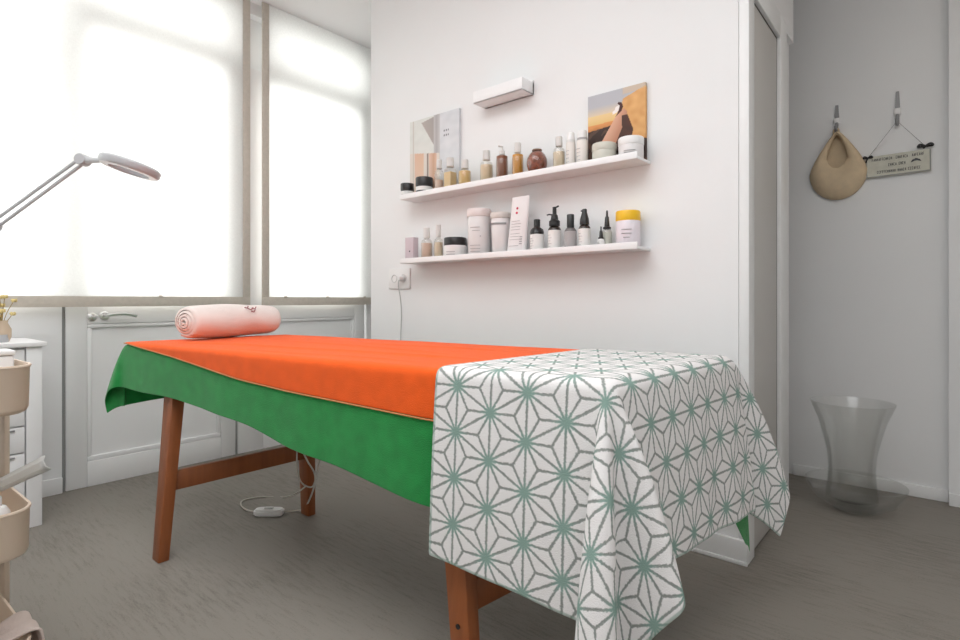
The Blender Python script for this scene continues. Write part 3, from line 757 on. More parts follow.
brown_c = mat('brown_oil', sr(138, 86, 60), .3); gold_c = mat('golden_oil', sr(208, 148, 56), .3); beige_c = mat('beige_contents', sr(228, 212, 186), .5); whitec = mat('white_lotion', sr(232, 226, 220), .5)
glassy('glass_bottle', (434.5, 444), 160, Ya, ZU, 'pale glass bottle with pinkish contents right of the black tins', pinkc, .55)
glassy('glass_bottle', (445, 455.5), 158, Ya, ZU, 'square glass bottle with honey contents before the grey canvas edge', honey, .8, sq=True)
glassy('glass_jar', (456.5, 473), 160, Ya, ZU, 'wide glass jar with honey coloured contents and pale knob', honey, .9, wide=.66)
glassy('glass_bottle', (480, 493), 151, Ya, ZU, 'glass bottle with cream contents left of the brown bottle', cream_c, .82)
glassy('oil_bottle', (496, 508), 145, Ya, ZU, 'brown oil bottle on the upper shelf', brown_c, .98, pump=True)
glassy('oil_bottle', (512, 523.5), 143, Ya, ZU, 'golden amber oil bottle on the upper shelf', gold_c, .95)
# round jar of dried petals
c, r, h = place(526.5, 547.5, 149, Ya, ZU)
t = thing('round_jar', c, 'round reddish brown jar in the middle of the upper shelf', 'jar', CUP)
petal = mat('dried_petals', sr(140, 74, 50), .8, bump=.8, bscale=120, var=.5, vscale=60)
MB().lathe([(0, .002)]+[(r*.96*math.sin(a), h*.47-h*.46*math.cos(a)) for a in [PI*(i+.6)/12 for i in range(11)]]+[(0, h*.93)], c, 24).build('petals', petal, t)
MB().lathe([(r*.5, 0)]+[(r*math.sin(a), h*.48-h*.48*math.cos(a)) for a in [PI*(i+1.2)/13 for i in range(11)]], c, 24).build('glass', bottle_m, t)
MB().lathe([(r*.42, h*.90), (r*.48, h*.92), (r*.46, h*.97), (r*.2, h), (0, h)], c, 20).build('stopper', mat('brown_stopper', sr(120, 84, 64), .5), t)
glassy('glass_bottle', (553, 565), 137, Ya, ZU, 'clear glass bottle with beige contents right of the round jar', beige_c, .8)
def lotion(px, ytop, label, ringm, grp=CUP):
    c, r, h = place(px[0], px[1], ytop, Ya, ZU); t = thing('lotion_bottle', c, label, 'bottle', grp)
    MB().lathe([(0, 0), (r*.95, 0), (r, .003), (r, h*.70), (r*.9, h*.74), (0, h*.74)], c, 20).build('body', whitec, t)
    MB().lathe([(0, h*.74), (r*.92, h*.74), (r*.92, h*.80), (0, h*.80)], c, 20).build('collar', ringm, t)
    MB().lathe([(0, h*.80), (r*.86, h*.80), (r*.80, h*.985), (r*.7, h), (0, h)], c, 20).build('cap', white_plastic, t)
    mk = MB()
    for k in range(4): 
        z = h*(.2+.1*k); mk.tube([c+Vector(((r+.0006)*math.cos(a), (r+.0006)*math.sin(a), z)) for a in [-PI*.75+i*.12 for i in range(9)]], .0009, 5)
    mk.build('printed_text', greyink_m, t)
lotion((566, 575.5), 133, 'slim white lotion bottle left of the grey collared one', mat('white_collar', (.75, .74, .72), .4))
lotion((576.5, 588), 131, 'white lotion bottle with grey collar beside the beach canvas', greylabel_m)
creamjar = mat('pale_grey_green_jar', sr(208, 206, 194), .4)
tub('cream_jar', (591.5, 617), 144.5, Ya, ZU, 'short pale grey cream jar before the beach canvas', creamjar, creamjar, .35, 1.03, grp=CUP)
tub('cream_jar', (617, 645), 138.5, Ya, ZU, 'larger white cream jar at the right end of upper shelf', tub_m, white_plastic, .35, 1.03, grp=CUP, marks=((.5, .9, 0), (.35, .9, 0)))

# lower ledge
c, r, h = place(405, 418.5, 237.5, Ya, ZL)
t = thing('candle_box', c, 'small lilac box with dark dot, leftmost on lower shelf', 'box', CLOW)
MB().box((c.x-r*.9, c.y-.018, ZL), (c.x+r*.9, c.y+.018, ZL+h), .002).build('box', lilac_m, t)
MB().lathe([(0, 0), (.0042, 0), (.0042, .001), (0, .001)], (c.x+r*.1, c.y-.018, ZL+h*.42), 12, rot=Matrix.Rotation(PI/2, 3, 'X')).build('printed_dot', ink_m, t)
glassy('glass_bottle', (421, 432.5), 228, Ya, ZL, 'clear bottle with pinkish contents right of the lilac box', pinkc, .8, wide=.66, grp=CLOW)
glassy('glass_bottle', (434, 443), 225, Ya, ZL, 'slim pale bottle left of the black lidded jar', beige_c, .8, wide=.62, grp=CLOW)
tub('cream_jar', (443.5, 467), 238, Ya, ZL, 'squat white jar with black lid on lower shelf', white_plastic, black_m, .38, .97, grp=CLOW, marks=((.5, .8, 0), (.3, .8, 0)))
tub('product_tub', (466, 492), 209.5, Ym, ZL, 'tall white tub with rimmed lid, widest on lower shelf', tub_m, mat('pale_pink_lid', sr(232, 220, 217), .35), .16, 1.06, .95, marks=((.72, .9, 0), (.64, .7, .1), (.5, .08, .5), (.2, 1.0, 0), (.13, 1.0, 0), (.28, 1.0, 0)))
tub('product_tub', (490, 511), 213, Ym, ZL, 'white tapered cup with grey ring under its lid', tub_m, mat('pearl_lid', sr(214, 206, 200), .35), .13, 1.08, .82, marks=((.86, 1.9, 0), (.84, 1.9, 0), (.82, 1.9, 0)))
# foil pouch
D = depth(onY(518, 230, Ya)); pb0, pb1, pt0, pt1 = onY(507.5, 250, Ya), onY(526, 249, Ya), onY(512.5, 198, Ya), onY(529.5, 196, Ya)
t = thing('refill_pouch', ((pb0.x+pb1.x)/2, Ya, ZL), 'tall white leaning pouch with red dots between cup and bottles', 'pouch', CLOW)
bm = bmesh.new(); G = []
for j in range(13):
    v = j/12; row = []
    for i in range(17):
        a = 2*PI*i/16; x0 = pb0.x+(pt0.x-pb0.x)*v; x1 = pb1.x+(pt1.x-pb1.x)*v; th = .022*(1-v)**.7+.0015
        row.append(bm.verts.new(((x0+x1)/2+(x1-x0)/2*math.copysign(abs(math.cos(a))**.6, math.cos(a)), Ya+.012*v*0+th*math.sin(a), ZL+.001+(pt0.z-ZL)*v)) if i < 16 else row[0])
    G.append(row)
for A_, B_ in zip(G, G[1:]):
    for i in range(16): bm.faces.new((A_[i], A_[i+1], B_[i+1], B_[i]))
bm.faces.new(G[0][:16][::-1]); bm.faces.new(G[-1][:16]); bmesh.ops.recalc_face_normals(bm, faces=bm.faces[:])
q = MB(); q.join(bm); q.build('pouch_body', mat('white_foil', sr(236, 232, 232), .4), t)
def pouch_pt(u, v, lift=.0015):
    x0 = pb0.x+(pt0.x-pb0.x)*v; x1 = pb1.x+(pt1.x-pb1.x)*v; th = .022*(1-v)**.7+.0015; cs = 2*u-1
    return Vector((x0+(x1-x0)*u, Ya-th*max(0, 1-abs(cs)**(1/.6))**.5-lift if False else Ya-th*math.sqrt(max(0, 1-abs(cs)**3.3))-lift, ZL+(pt0.z-ZL)*v))
q = MB()
for v in (.80, .72): q.lathe([(0, 0), (.0055, 0), (.0055, .0015), (0, .0015)], pouch_pt(.42, v, -.0002), 12, rot=Matrix.Rotation(PI/2, 3, 'X'))
q.build('red_emblem', red_m, t)
q = MB()
for v in (.58, .53, .48, .43, .36, .31, .26, .15): q.tube([pouch_pt(u, v) for u in (.2, .35, .5, .65, .72 if v != .58 else .55)], .0009, 5)
for v in (.30, .26, .22, .18): q.tube([pouch_pt(u, v) for u in (.74, .80, .86)], .002, 5)
q.build('printed_text', greyink_m, t)

def dark_bottle(px, ytop, label, kind, lab=label_m, hb=.62, glass=dark_glass, yy=Ya, labz=(.06, .9), wfrac=1.0):
    c, r, h = place(px[0], px[1], ytop, yy, ZL); t = thing({'pump': 'pump_bottle', 'drop': 'dropper_bottle', 'spray': 'spray_bottle'}.get(kind, 'cosmetic_bottle'), c, label, 'bottle', CLOW)
    B_ = h*hb
    MB().lathe([(0, 0), (r*.94, 0), (r, .003), (r, B_*.86), (r*.8, B_*.96), (r*.45, B_), (0, B_)], c, 24).build('body', glass, t)
    MB().lathe([(r+.0006, B_*labz[0]), (r+.0006, B_*.83)], c, 24).build('label', lab, t)
    mk = MB()
    for k in range(5):
        z = B_*(.2+.11*k); mk.tube([c+Vector(((r+.0012)*math.cos(a), (r+.0012)*math.sin(a), z)) for a in [-PI*.72+i*.1 for i in range(9 if k % 2 else 7)]], .0008, 5)
    mk.build('printed_text', greyink_m, t)
    m_ = MB(); H = h-B_
    if kind == 'cap': m_.lathe([(0, B_), (r*.62, B_), (r*.62, h-.002), (r*.56, h), (0, h)], c, 20); nm = 'cap'
    elif kind == 'shoulder': m_.lathe([(0, B_*.93), (r*1.02, B_*.9), (r*.9, B_+H*.12), (r*.46, B_+H*.32), (r*.46, h-.002), (r*.4, h), (0, h)], c, 20); nm = 'cap'
    elif kind == 'drop': m_.lathe([(0, B_), (r*.8, B_), (r*.8, B_+H*.1), (r*.55, B_+H*.14), (r*.42, B_+H*.62), (r*.24, B_+H*.70), (r*.2, h-.003), (r*.12, h), (0, h)], c, 20); nm = 'dropper_cap'
    elif kind == 'spray':
        m_.lathe([(0, B_), (r*.82, B_), (r*.75, B_+H*.35), (r*.45, B_+H*.75), (r*.42, h-.003), (r*.3, h), (0, h)], c, 20); m_.tube([c+Vector((-r*.1, 0, h-H*.16)), c+Vector((-r*.6, -r*.2, h-H*.10))], .0035, 8); nm = 'spray_head'
    elif kind == 'pump':
        m_.lathe([(0, B_), (r*.85, B_), (r*.85, B_+H*.25), (r*.6, B_+H*.32), (r*.5, B_+H*.55), (r*.32, B_+H*.6), (r*.3, h-.004), (0, h-.003)], c, 20)
        m_.tube([c+Vector((-.010, .004, h-.004)), c+Vector((.006, .002, h-.004)), c+Vector((.020, -.002, h-.001))], .0038, 8)
        m_.tube([c+Vector((0, 0, B_+H*.55)), c+Vector((-.018, -.012, B_+H*.60)), c+Vector((-.026, -.018, B_+H*.56))], .0032, 8); nm = 'pump_head'
    m_.build(nm, black_m, t); return t
dark_bottle((530, 544), 219.5, 'dark bottle with black shoulders and white label beside the pouch', 'shoulder', hb=.66)
dark_bottle((548, 561), 206.5, 'white labelled pump bottle with black pump head on lower shelf', 'pump', hb=.57)
dark_bottle((564.5, 576.5), 214.5, 'grey labelled bottle with cylindrical black cap', 'cap', greylabel_m, hb=.64, glass=mat('smoke_glass', (.16, .15, .15), .2))
dark_bottle((578.5, 590.5), 209, 'white labelled bottle with conical black spray head', 'spray', hb=.62)
dark_bottle((602, 612), 210.5, 'clear greenish dropper bottle with black cap left of yellow lid', 'drop', mat('pale_green_label', sr(196, 196, 184), .5), hb=.52, glass=bottle_m, yy=1.972)
c_ = dark_bottle((597.5, 604.5), 226.5, 'tiny white dropper bottle with black cap at shelf front', 'drop', label_m, hb=.45, glass=white_plastic, yy=1.938)
tub('cream_jar', (615.5, 640.5), 211.5, Ym, ZL, 'white jar with bright yellow lid at right end of lower shelf', mat('milky_jar_plastic', sr(228, 220, 226), .35), yellow_m, .27, 1.0, 1.0, marks=((.65, .8, 0), (.5, .8, 0), (.35, .5, 0)))

# ------------------------------------------------------------------ passage: hooks, nest, sign, vase
def hook(px, y0, y1, label):
    a, b_ = onY(px, y0, BY), onY(px, y1, BY); h = a.z-b_.z; x = a.x
    t = thing('wall_hook', (x, BY, b_.z), label, 'hook', 'adhesive wall hooks')
    MB().prism([(-.010, 0), (.010, 0), (.006, h*.50), (-.006, h*.50)], 0, .006, Matrix.Translation((x, BY, b_.z+h*.48)) @ Matrix.Rotation(PI/2, 4, 'X')).build('back_plate', steel_m, t)
    MB().box((x-.013, BY-.012, b_.z+h*.30), (x+.013, BY-.001, b_.z+h*.50), .003).build('white_clip', white_plastic, t)
    MB().tube(smoothpath([(x, BY-.008, b_.z+h*.32), (x, BY-.014, b_.z+h*.12), (x, BY-.024, b_.z), (x, BY-.036, b_.z+.006), (x, BY-.040, b_.z+h*.16)]), .007, 8).build('hook_arm', steel_m, t)
    return Vector((x, BY-.028, b_.z+.006))
h1 = hook(837, 105, 132, 'grey wall hook holding the cream nest, nearer the door')
h2 = hook(897.5, 91, 126, 'grey wall hook holding the small sign, farther right')
# nest-shaped pouch with a teardrop opening
yn = BY-.035
topn, botn = onY(837, 131, yn), onY(837, 199, yn); xl, xr = onY(809, 175, yn).x, onY(867, 175, yn).x
hz = topn.z-botn.z; hw = (xr-xl)/2; xc = (xl+xr)/2
t = bmesh.new(); rings = []; NA = 48
def drop(a, wid, hgt, zc, sharp=.55):
    x = math.cos(a); y = math.sin(a)
    w = wid*(1-sharp*max(0, y)**1.4) if y > 0 else wid
    return x*w, zc+y*hgt
zo = botn.z+hz*.40; zi = botn.z+hz*.62
ho = onY(837, 139, yn).z
prof = [(1.0, .0, 0), (1.0, .3, -.018), (.80, .5, -.044), (.45, .7, -.056), (.1, .9, -.056), (0, 1, -.050), (-.02, 1, -.040), (.1, .9, -.030), (.5, .6, -.014), (.8, .3, -.006)]
def nestpt(a, k):
    """k=0 outer edge, k=1 rim of the opening"""
    ox = math.cos(a)*hw*(1-.62*max(0, math.sin(a))**1.3); oz = (zo+math.sin(a)*(topn.z-zo if math.sin(a) > 0 else zo-botn.z))
    iw = hw*.34; ix = math.cos(a)*iw*(1-.45*max(0, math.sin(a))**1.3)+(onY(837, 150, yn).x-xc); iz = zi-.006+math.sin(a)*(hz*.33 if math.sin(a) > 0 else hz*.15)
    k = max(0, min(1, k)); return ox+(ix-ox)*k, oz+(iz-oz)*k
secs = [(0, .0), (0.0, -.016), (.12, -.034), (.32, -.050), (.60, -.056), (.85, -.050), (1.0, -.040), (.93, -.030), (.6, -.016), (.3, -.010), (.12, -.006)]
for k, dy in secs:
    rr = []
    for i in range(NA):
        x, z = nestpt(2*PI*i/NA, k); rr.append(t.verts.new((xc+x, BY-.003+dy, z)))
    rings.append(rr)
for A_, B_ in zip(rings, rings[1:]):
    for i in range(NA): t.faces.new((A_[i], A_[(i+1) % NA], B_[(i+1) % NA], B_[i]))
t.faces.new(rings[-1]); t.faces.new(rings[0][::-1])
bmesh.ops.recalc_face_normals(t, faces=t.faces[:])
nest = thing('hanging_nest', (xc, BY, botn.z), 'cream woven nest pouch with teardrop opening hanging from left hook', 'hanging pouch')
q = MB(); q.join(t); q.build('nest_body', foam_m, nest, angle=80)
MB().tube(smoothpath([(h1.x-.012, BY-.020, topn.z-.02), (h1.x-.010, BY-.028, h1.z-.004), (h1.x, BY-.028, h1.z+.005), (h1.x+.010, BY-.028, h1.z-.004), (h1.x+.012, BY-.020, topn.z-.02)], 4), .004, 6).build('hanging_loop', foam_m, nest)
# sign
ys = BY-.012
pa, pb_, pc_ = onY(866, 158, ys), onY(931, 148.5, ys), onY(868, 179, ys)
sxv = (pb_-pa); sw_, sh = sxv.length, (pa-pc_).length*.98; sxv.normalize(); szv = Vector((-sxv.z, 0, sxv.x))
SM = Matrix(((sxv.x, szv.x, 0, pa.x), (0, 0, -1, ys), (sxv.z, szv.z, 0, pa.z), (0, 0, 0, 1)))      # local x along the sign, y up, z towards the room
sg = thing('hanging_sign', (pa.x, BY, pa.z-sh), 'small tilted cream sign with three dark text lines hanging from right hook', 'sign')
MB().prism([(0, -sh), (sw_, -sh), (sw_, 0), (0, 0)], 0, .006, SM).build('plate', mat('aged_cream_board', sr(206, 204, 190), .7, var=.08, vscale=30), sg)
rim = MB()
for a, b_ in (((.003, -sh+.003), (sw_-.003, -sh+.003)), ((.003, -sh+.003), (.003, -.003)), ((sw_-.003, -sh+.003), (sw_-.003, -.003))):
    rim.tube([SM @ Vector((*a, .006)), SM @ Vector((*b_, .006))], .0022, 6)
rim.build('border_line', mat('grey_border', (.35, .35, .33), .7), sg)
tx = MB(); rnd = random.Random(3)
def strokes(x0, x1, y, hgt, gaps):
    """illegible lettering: a row of small upright strokes broken into words"""
    x = x0
    while x < x1:
        w_ = .0052
        if not any(g0 < (x-x0)/(x1-x0) < g1 for g0, g1 in gaps):
            k = rnd.random()
            for (ax, ay, bx, by) in (((0, 0, 0, 1), (0, 1, .8, 1), (0, .5, .7, .5)), ((0, 0, 0, 1), (.8, 0, .8, 1), (0, .5, .8, .5)), ((0, 0, .4, 1), (.4, 1, .8, 0), (.2, .4, .6, .4)), ((0, 0, 0, 1), (0, 0, .8, 0), (0, 1, .8, 1)))[int(k*4)]:
                tx.tube([SM @ Vector((x+ax*w_*.8, y+ay*hgt, .0065)), SM @ Vector((x+bx*w_*.8, y+by*hgt, .0065))], .0011, 4)
        x += w_*1.25
strokes(sw_*.10, sw_*.90, -sh*.24, .012, ((.40, .46), (.70, .75)))
strokes(sw_*.36, sw_*.62, -sh*.54, .012, ((.45, .52),))
strokes(sw_*.18, sw_*.84, -sh*.84, .012, ((.42, .46), (.68, .72)))
tx.prism([(sw_*.70, -sh*.52), (sw_*.72, -sh*.40), (sw_*.78, -sh*.34), (sw_*.84, -sh*.42), (sw_*.86, -sh*.52), (sw_*.80, -sh*.46), (sw_*.76, -sh*.46)], .006, .0072, SM)
tx.build('lettering', ink_m, sg)
for (x, y, sc, nm) in ((.008, -.004, .8, 'bow'), (sw_*.92, .012, 1.15, 'bow')):
    bw = MB()
    for sgn in (-1, 1):
        bw.tube(smoothpath([SM @ Vector((x, y, .010)), SM @ Vector((x+sgn*.016*sc, y+.008*sc, .014)), SM @ Vector((x+sgn*.022*sc, y-.001, .012)), SM @ Vector((x, y, .010))], 5), .0045*sc, 6)
    bw.tube(smoothpath([SM @ Vector((x, y, .010)), SM @ Vector((x-.008, y-.022 if x < .1 else y-.008, .012))], 3), .004*sc, 6)
    bw.build(nm, black_m, sg)
MB().tube([SM @ Vector((.008, -.004, .008)), Vector((h2.x, BY-.030, h2.z+.010)), SM @ Vector((sw_*.92, .012, .008))], .0011, 5).build('string', mat('grey_string', (.16, .15, .14), .8), sg)
# vase in its dish
vb = onZ(857, 503, 0); vb = Vector((-.296, 2.843, 0)); vD = depth(vb)
mpp = vD/F
dish = thing('glass_dish', vb, 'wide shallow clear glass dish on the passage floor under the vase', 'dish')
rd = 43*mpp
MB().lathe([(0, .006), (rd*.45, .006), (rd*.52, .012), (rd*.80, .045), (rd*.97, .095), (rd, .118), (rd*.985, .120), (rd*.95, .097), (rd*.78, .052), (rd*.50, .020), (rd*.44, .013), (0, .012)], vb, 48).build('bowl', vase_m, dish)
MB().lathe([(rd*.36, 0), (rd*.42, 0), (rd*.44, .006), (rd*.38, .007)], vb, 48).build('foot_ring', vase_m, dish)
zt = HC-(402-CY)*mpp; zv = .026; vs = vb+Vector((-.012, 0, zv)); hv = zt-zv
vase = thing('glass_vase', vs, 'tall flared clear glass vase standing in the wide glass dish', 'vase')
pr = [(.0, .004), (.105, .004), (.115, .012), (.116, hv*.10), (.108, hv*.22), (.105, hv*.34), (.111, hv*.50), (.130, hv*.66), (.152, hv*.82), (.186, hv*.98), (.190, hv), (.186, hv*.997), (.148, hv*.82), (.126, hv*.66), (.107, hv*.50), (.101, hv*.34), (.104, hv*.22), (.110, hv*.06), (.10, .020), (0, .018)]
pr = [(r_*.82, z_) for r_, z_ in pr]
MB().lathe(pr, vs, 48).build('vase_body', vase_m, vase)

# ------------------------------------------------------------------ left side: drawer unit, lamp, flowers, trolley
ux1, uy1 = -2.758, .549
du = thing('drawer_unit', ((WX+.02+ux1)/2, uy1-.45, 0), 'white drawer unit standing in the corner by the window wall', 'drawer unit')
zt = .733; ub = MB()
ub.box((WX+.02, uy1-.86, .03), (ux1-.020, uy1, zt-.018), .002)
ub.box((ux1-.020, uy1-.05, 0), (ux1, uy1, zt-.018), .002); ub.box((ux1-.020, uy1-.86, 0), (ux1, uy1-.81, zt-.018), .002); ub.box((WX+.02, uy1-.04, 0), (WX+.06, uy1, .05), .002)
ub.build('carcass', white_p, du)
MB().box((WX+.018, uy1-.88, zt-.018), (ux1+.012, uy1+.012, zt), .003).build('top_board', white_p, du)
zs = [.04, .30, .405, .515, .60, .71]
for z0, z1 in zip(zs, zs[1:]):
    dr = MB().box((ux1-.020, uy1-.805, z0+.003), (ux1-.002, uy1-.055, z1-.004), .002).build('drawer', white_p, du)
    MB().box((ux1-.003, uy1-.19, z1-.016), (ux1+.004, uy1-.085, z1-.011), .001).build('pull', steel_m, dr)
# magnifying lamp
lampm = mat('grey_lamp_enamel', sr(190, 190, 193), .4); lw = mat('white_lamp_plastic', sr(214, 214, 214), .35)
LD = 2.17
base = atD(-7, 300, LD); base = Vector((base.x, base.y, zt))
lamp = thing('magnifying_lamp', base, 'grey jointed magnifying lamp with ring head in front of the wide blind', 'lamp')
MB().lathe([(0, 0), (.046, 0), (.048, .006), (.044, .030), (.025, .022), (.02, .06), (0, .06)], base, 28).build('base', lampm, lamp)
J1 = Vector((base.x, base.y, atD(-7, 226, LD).z)); J2 = atD(83, 160, LD-.06)
MB().tube([base+Vector((0, 0, .04)), J1], .0085, 10).build('post', lampm, lamp)
dv = (J2-J1).normalized(); pn = dv.cross(Vector((FV[0], FV[1], 0))).normalized()
for sgn in (-1, 1): MB().tube([J1+pn*sgn*.014, J2+pn*sgn*.012], .0062, 8).build('arm_rod', lampm, lamp)
for P_ in (J1, J2): MB().lathe([(0, -.022), (.020, -.022), (.022, -.018), (.022, .018), (.020, .022), (0, .022)], P_, 18, rot=Vector((FV[0], FV[1], 0)).to_track_quat('Z', 'Y').to_matrix()).build('joint', lampm, lamp)
HD = atD(130, 167.5, LD-.10); Hl = atD(103.5, 160.5, LD-.10)
j = MB().tube([J2, (J2*.45+Hl*.55), Hl], .011, 10, taper=(1.3, 1, .8)); j.build('neck', lampm, lamp)
hx = (HD-Hl).normalized(); cdir = (Vector((0, 0, HC))-HD).normalized()
nh = hx.cross(cdir).cross(hx).normalized()                      # facing the camera
up = hx.cross(nh)
if up.z < 0: up = -up
zn = (up*.985-nh*.16).normalized()                               # ring seen almost edge on, from a little below
yv = zn.cross(hx).normalized()
HM = Matrix((hx, yv, zn)).transposed()
Rh = (HD-Hl).length
MB().lathe([(Rh*.66, -.012), (Rh*.70, -.016), (Rh*.94, -.014), (Rh, -.006), (Rh, .010), (Rh*.94, .017), (Rh*.72, .019), (Rh*.66, .013), (Rh*.66, -.012)], HD, 40, rot=HM).build('ring_head', lampm, lamp)
MB().lathe([(Rh*.67, -.0165), (Rh*.93, -.0155), (Rh*.93, -.014), (Rh*.67, -.0145), (Rh*.67, -.0165)], HD, 40, rot=HM).build('ring_tube', lw, lamp)
MB().lathe([(0, -.008), (Rh*.4, -.006), (Rh*.67, -.002), (Rh*.67, .002), (Rh*.4, .006), (0, .008)], HD, 32, rot=HM).build('lens', thin_glass('lens_glass', (.9, .92, .93), .1, .4), lamp)
# dried flowers in a small vase
fb = atD(3, 338, 2.10); fb = Vector((-2.80, .395, zt)); fD = depth(fb)
fb = Vector(atD(2, 300, 2.20)); fb.z = zt
fl = thing('dried_flowers', fb, 'small vase of yellowish dried flowers on the drawer unit', 'flowers')
MB().lathe([(0, 0), (.022, 0), (.030, .02), (.030, .05), (.018, .075), (.020, .085), (.016, .084), (.014, .07), (0, .06)], fb, 20).build('vase', mat('tan_ceramic', sr(206, 184, 160), .5), fl)
stm, blm = mat('dry_stem', sr(168, 140, 84), .8), mat('dry_blossom', sr(232, 212, 150), .9)
rnd = random.Random(5)
for k in range(11):
    a = rnd.random()*2*PI; rr = .012+.030*rnd.random(); hh = .10+.085*rnd.random()
    tp = fb+Vector((rr*math.cos(a), rr*math.sin(a), hh))
    MB().tube(smoothpath([fb+Vector((0, 0, .06)), fb+Vector((rr*.4*math.cos(a), rr*.4*math.sin(a), hh*.7)), tp], 3), .0013, 5).build('stem', stm, fl)
    f_ = MB()
    for i in range(7):
        b2 = i*2*PI/7; f_.lathe([(0, -.006), (.004, -.003), (.0045, .002), (0, .006)], tp+Vector((.0065*math.cos(b2), .0065*math.sin(b2), .003*math.sin(b2*2))), 6)
    f_.lathe([(0, -.004), (.005, 0), (0, .007)], tp, 8); f_.build('blossom', blm, fl)
# trolley
cc = Vector(onZ(35, 366, .752)); cc.z = 0
tr = thing('storage_trolley', cc, 'beige three tier metal trolley at the left edge', 'trolley')
ang = math.radians(2); cA = Vector((-math.sin(0), -1, 0)); cA = Matrix.Rotation(ang, 3, 'Z') @ Vector((0, -1, 0)); cB = Matrix.Rotation(ang, 3, 'Z') @ Vector((-1, 0, 0))
WA, WB = .42, .42
def rr_outline(d, rad=.055, n=8):
    pts = []
    for cx_, cy_, a0 in ((WB-rad, WA-rad, 0), (rad, WA-rad, PI/2), (rad, rad, PI), (WB-rad, rad, 1.5*PI)):
        for i in range(n+1):
            a = a0+PI/2*i/n; pts.append((cx_+(rad-d)*math.cos(a), cy_+(rad-d)*math.sin(a)))
    return pts
def cw(b, a, z): return cc+cB*b+cA*a+Vector((0, 0, z))
tray_h = .106
for zr, tray_h in ((.752, .106), (.432, .106), (.130, .078)):
    t = bmesh.new(); rg = []
    for d, z in ((.012, zr-tray_h), (.004, zr-tray_h+.004), (0, zr-tray_h+.012), (-.002, zr-.006), (-.005, zr-.001), (-.004, zr+.003), (.001, zr+.003), (.003, zr-.004), (.004, zr-tray_h+.012), (.016, zr-tray_h+.005)):
        rg.append([t.verts.new(cw(b, a, z)) for b, a in rr_outline(d)])
    k = len(rg[0])
    for A_, B_ in zip(rg, rg[1:]):
        for i in range(k): t.faces.new((A_[i], A_[(i+1) % k], B_[(i+1) % k], B_[i]))
    t.faces.new(rg[0]); t.faces.new(rg[-1]); bmesh.ops.recalc_face_normals(t, faces=t.faces[:])
    q = MB(); q.join(t); q.build('tray', beige_m, tr)
for b in (.33,):
    for a in (-.008, WA+.008):
        MB().beam(cw(b, a, .045), cw(b, a, .74), cB, cA, .085, .012).build('post', mat('beige_post_enamel', sr(206, 190, 172), .45), tr)
for b in (.05, WB-.05):
    for a in (.05, WA-.05):
        MB().lathe([(0, -.008), (.018, -.008), (.021, -.005), (.021, .005), (.018, .008), (0, .008)], cw(b, a, .0215), 16, rot=Matrix.Rotation(PI/2, 3, 'X')).tube([cw(b, a, .02), cw(b, a, .055)], .006, 8).build('caster', black_rubber, tr)
# things in the trolley
ftop = .752-.106+.006; fmid = .432-.106+.006; fbot = .130-.078+.006
c = cw(.20, .20, ftop)
c = Vector(atD(1, 352, 1.30)); c.z = ftop
o = thing('small_box', c, 'white box standing in the top tray of the trolley', 'box')
MB().box(c+Vector((-.045, -.05, .001)), c+Vector((.03, .02, .118)), .006).build('box', white_plastic, o); MB().box(c+Vector((-.047, -.052, .118)), c+Vector((.032, .022, .130)), .004).build('lid', white_plastic, o)
c = cw(.085, .055, fmid)
o = thing('lotion_bottle', c, 'small white bottle standing in the middle tray of the trolley', 'bottle')
MB().lathe([(0, 0), (.026, 0), (.029, .004), (.029, .085), (.022, .098), (.012, .102), (0, .102)], c, 24).build('body', white_plastic, o)
MB().lathe([(0, .100), (.014, .100), (.014, .120), (.011, .124), (0, .124)], c, 18).build('cap', white_plastic, o)
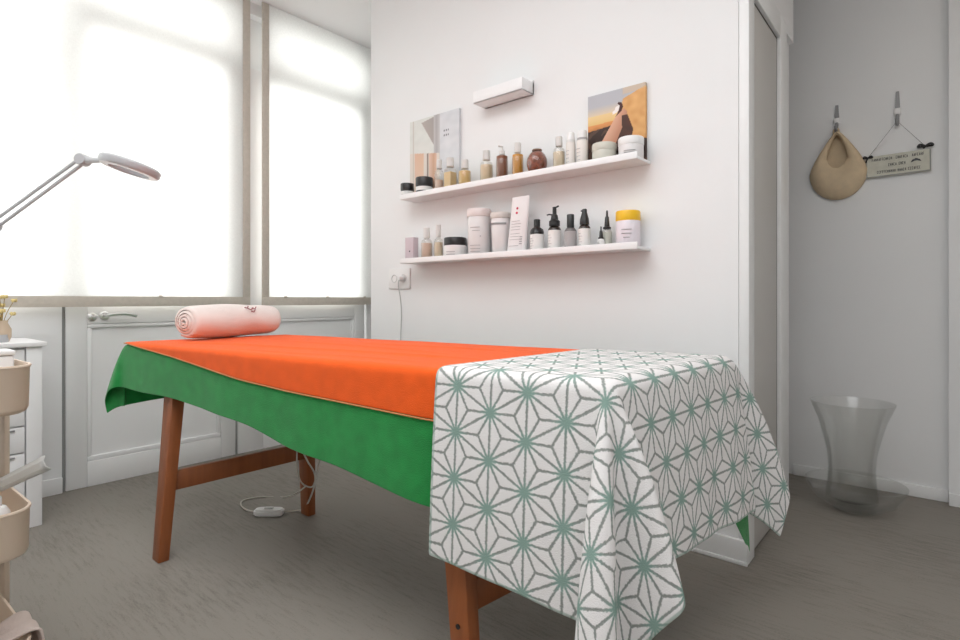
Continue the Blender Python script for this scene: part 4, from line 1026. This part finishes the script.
# clear plastic scraper sticking up out of the middle tray
e0, e1 = Vector(cw(.16, .07, .445)), atD(46, 463, 1.24); d_ = (e1-e0).normalized(); wv = d_.cross(Vector((FV[0], FV[1], 0))).normalized()
e0 = e0+d_*.0
q = MB(); t = bmesh.new(); vv = []
tv = wv.cross(d_).normalized()
for i in range(13):
    u = i/12; p = e0+(e1-e0)*u; w_ = .011+.005*u; row = []
    for s, hgt in ((-1, .006), (-.4, -.002), (.4, -.002), (1, .006)): row.append(t.verts.new(p+wv*s*w_+tv*hgt))
    vv.append(row)
for A_, B_ in zip(vv, vv[1:]):
    for i in range(3): t.faces.new((A_[i], A_[i+1], B_[i+1], B_[i]))
q.join(t); o = q.build('plastic_sheath', mat('milky_translucent_plastic', sr(240, 239, 235), .3, trans=.5)); so = o.modifiers.new('thickness', 'SOLIDIFY'); so.thickness = .003
tag(rebase(o, e0), 'translucent plastic sheath sticking up from the middle tray', 'plastic sheath')
# cloth over the edge of the bottom tray, and a dark pouch under it
bm = bmesh.new(); G = []
for i in range(22):
    u = i/21; row = []
    for j in range(20):
        v = j/19; w_ = .5+.5*math.sin(v*15+u*2.5); b = .035+.115*v+.008*math.sin(u*6+v*4)
        if u < .5: t_ = u/.5; a = .12-.105*t_; z = .130-.028*(1-t_)+.010*t_*t_+.016*w_*(1-t_*.6)
        elif u < .66: t_ = (u-.5)/.16; a = .015-.036*t_; z = .140+.004*math.sin(t_*PI)+.006*w_
        else: t_ = (u-.66)/.34; a = -.021-.010*w_*t_-.004*t_; z = .140+.006*w_*(1-t_)-.075*t_*(1-.2*math.sin(v*7))
        row.append(bm.verts.new(cw(b, a, z)))
    G.append(row)
for A_, B_ in zip(G, G[1:]):
    for j in range(19): bm.faces.new((A_[j], A_[j+1], B_[j+1], B_[j])).smooth = True
bmesh.ops.recalc_face_normals(bm, faces=bm.faces[:])
q = MB(); q.join(bm); o = q.build('cleaning_cloth', pinkish_cloth); so = o.modifiers.new('thickness', 'SOLIDIFY'); so.thickness = .006; ss = o.modifiers.new('subdivision', 'SUBSURF'); ss.levels = ss.render_levels = 1
tag(rebase(o, cw(.1, 0, .15)), 'crumpled grey pink cloth hanging over the bottom tray edge', 'cloth')
c = cw(.10, .21, fbot)
o = MB().lathe([(0, 0), (.05, 0), (.058, .012), (.056, .05), (.045, .066), (0, .07)], c, 28, sx=1.2).build('black_pouch', black_m); tag(rebase(o, c), 'rounded black pouch lying in the bottom tray', 'pouch')
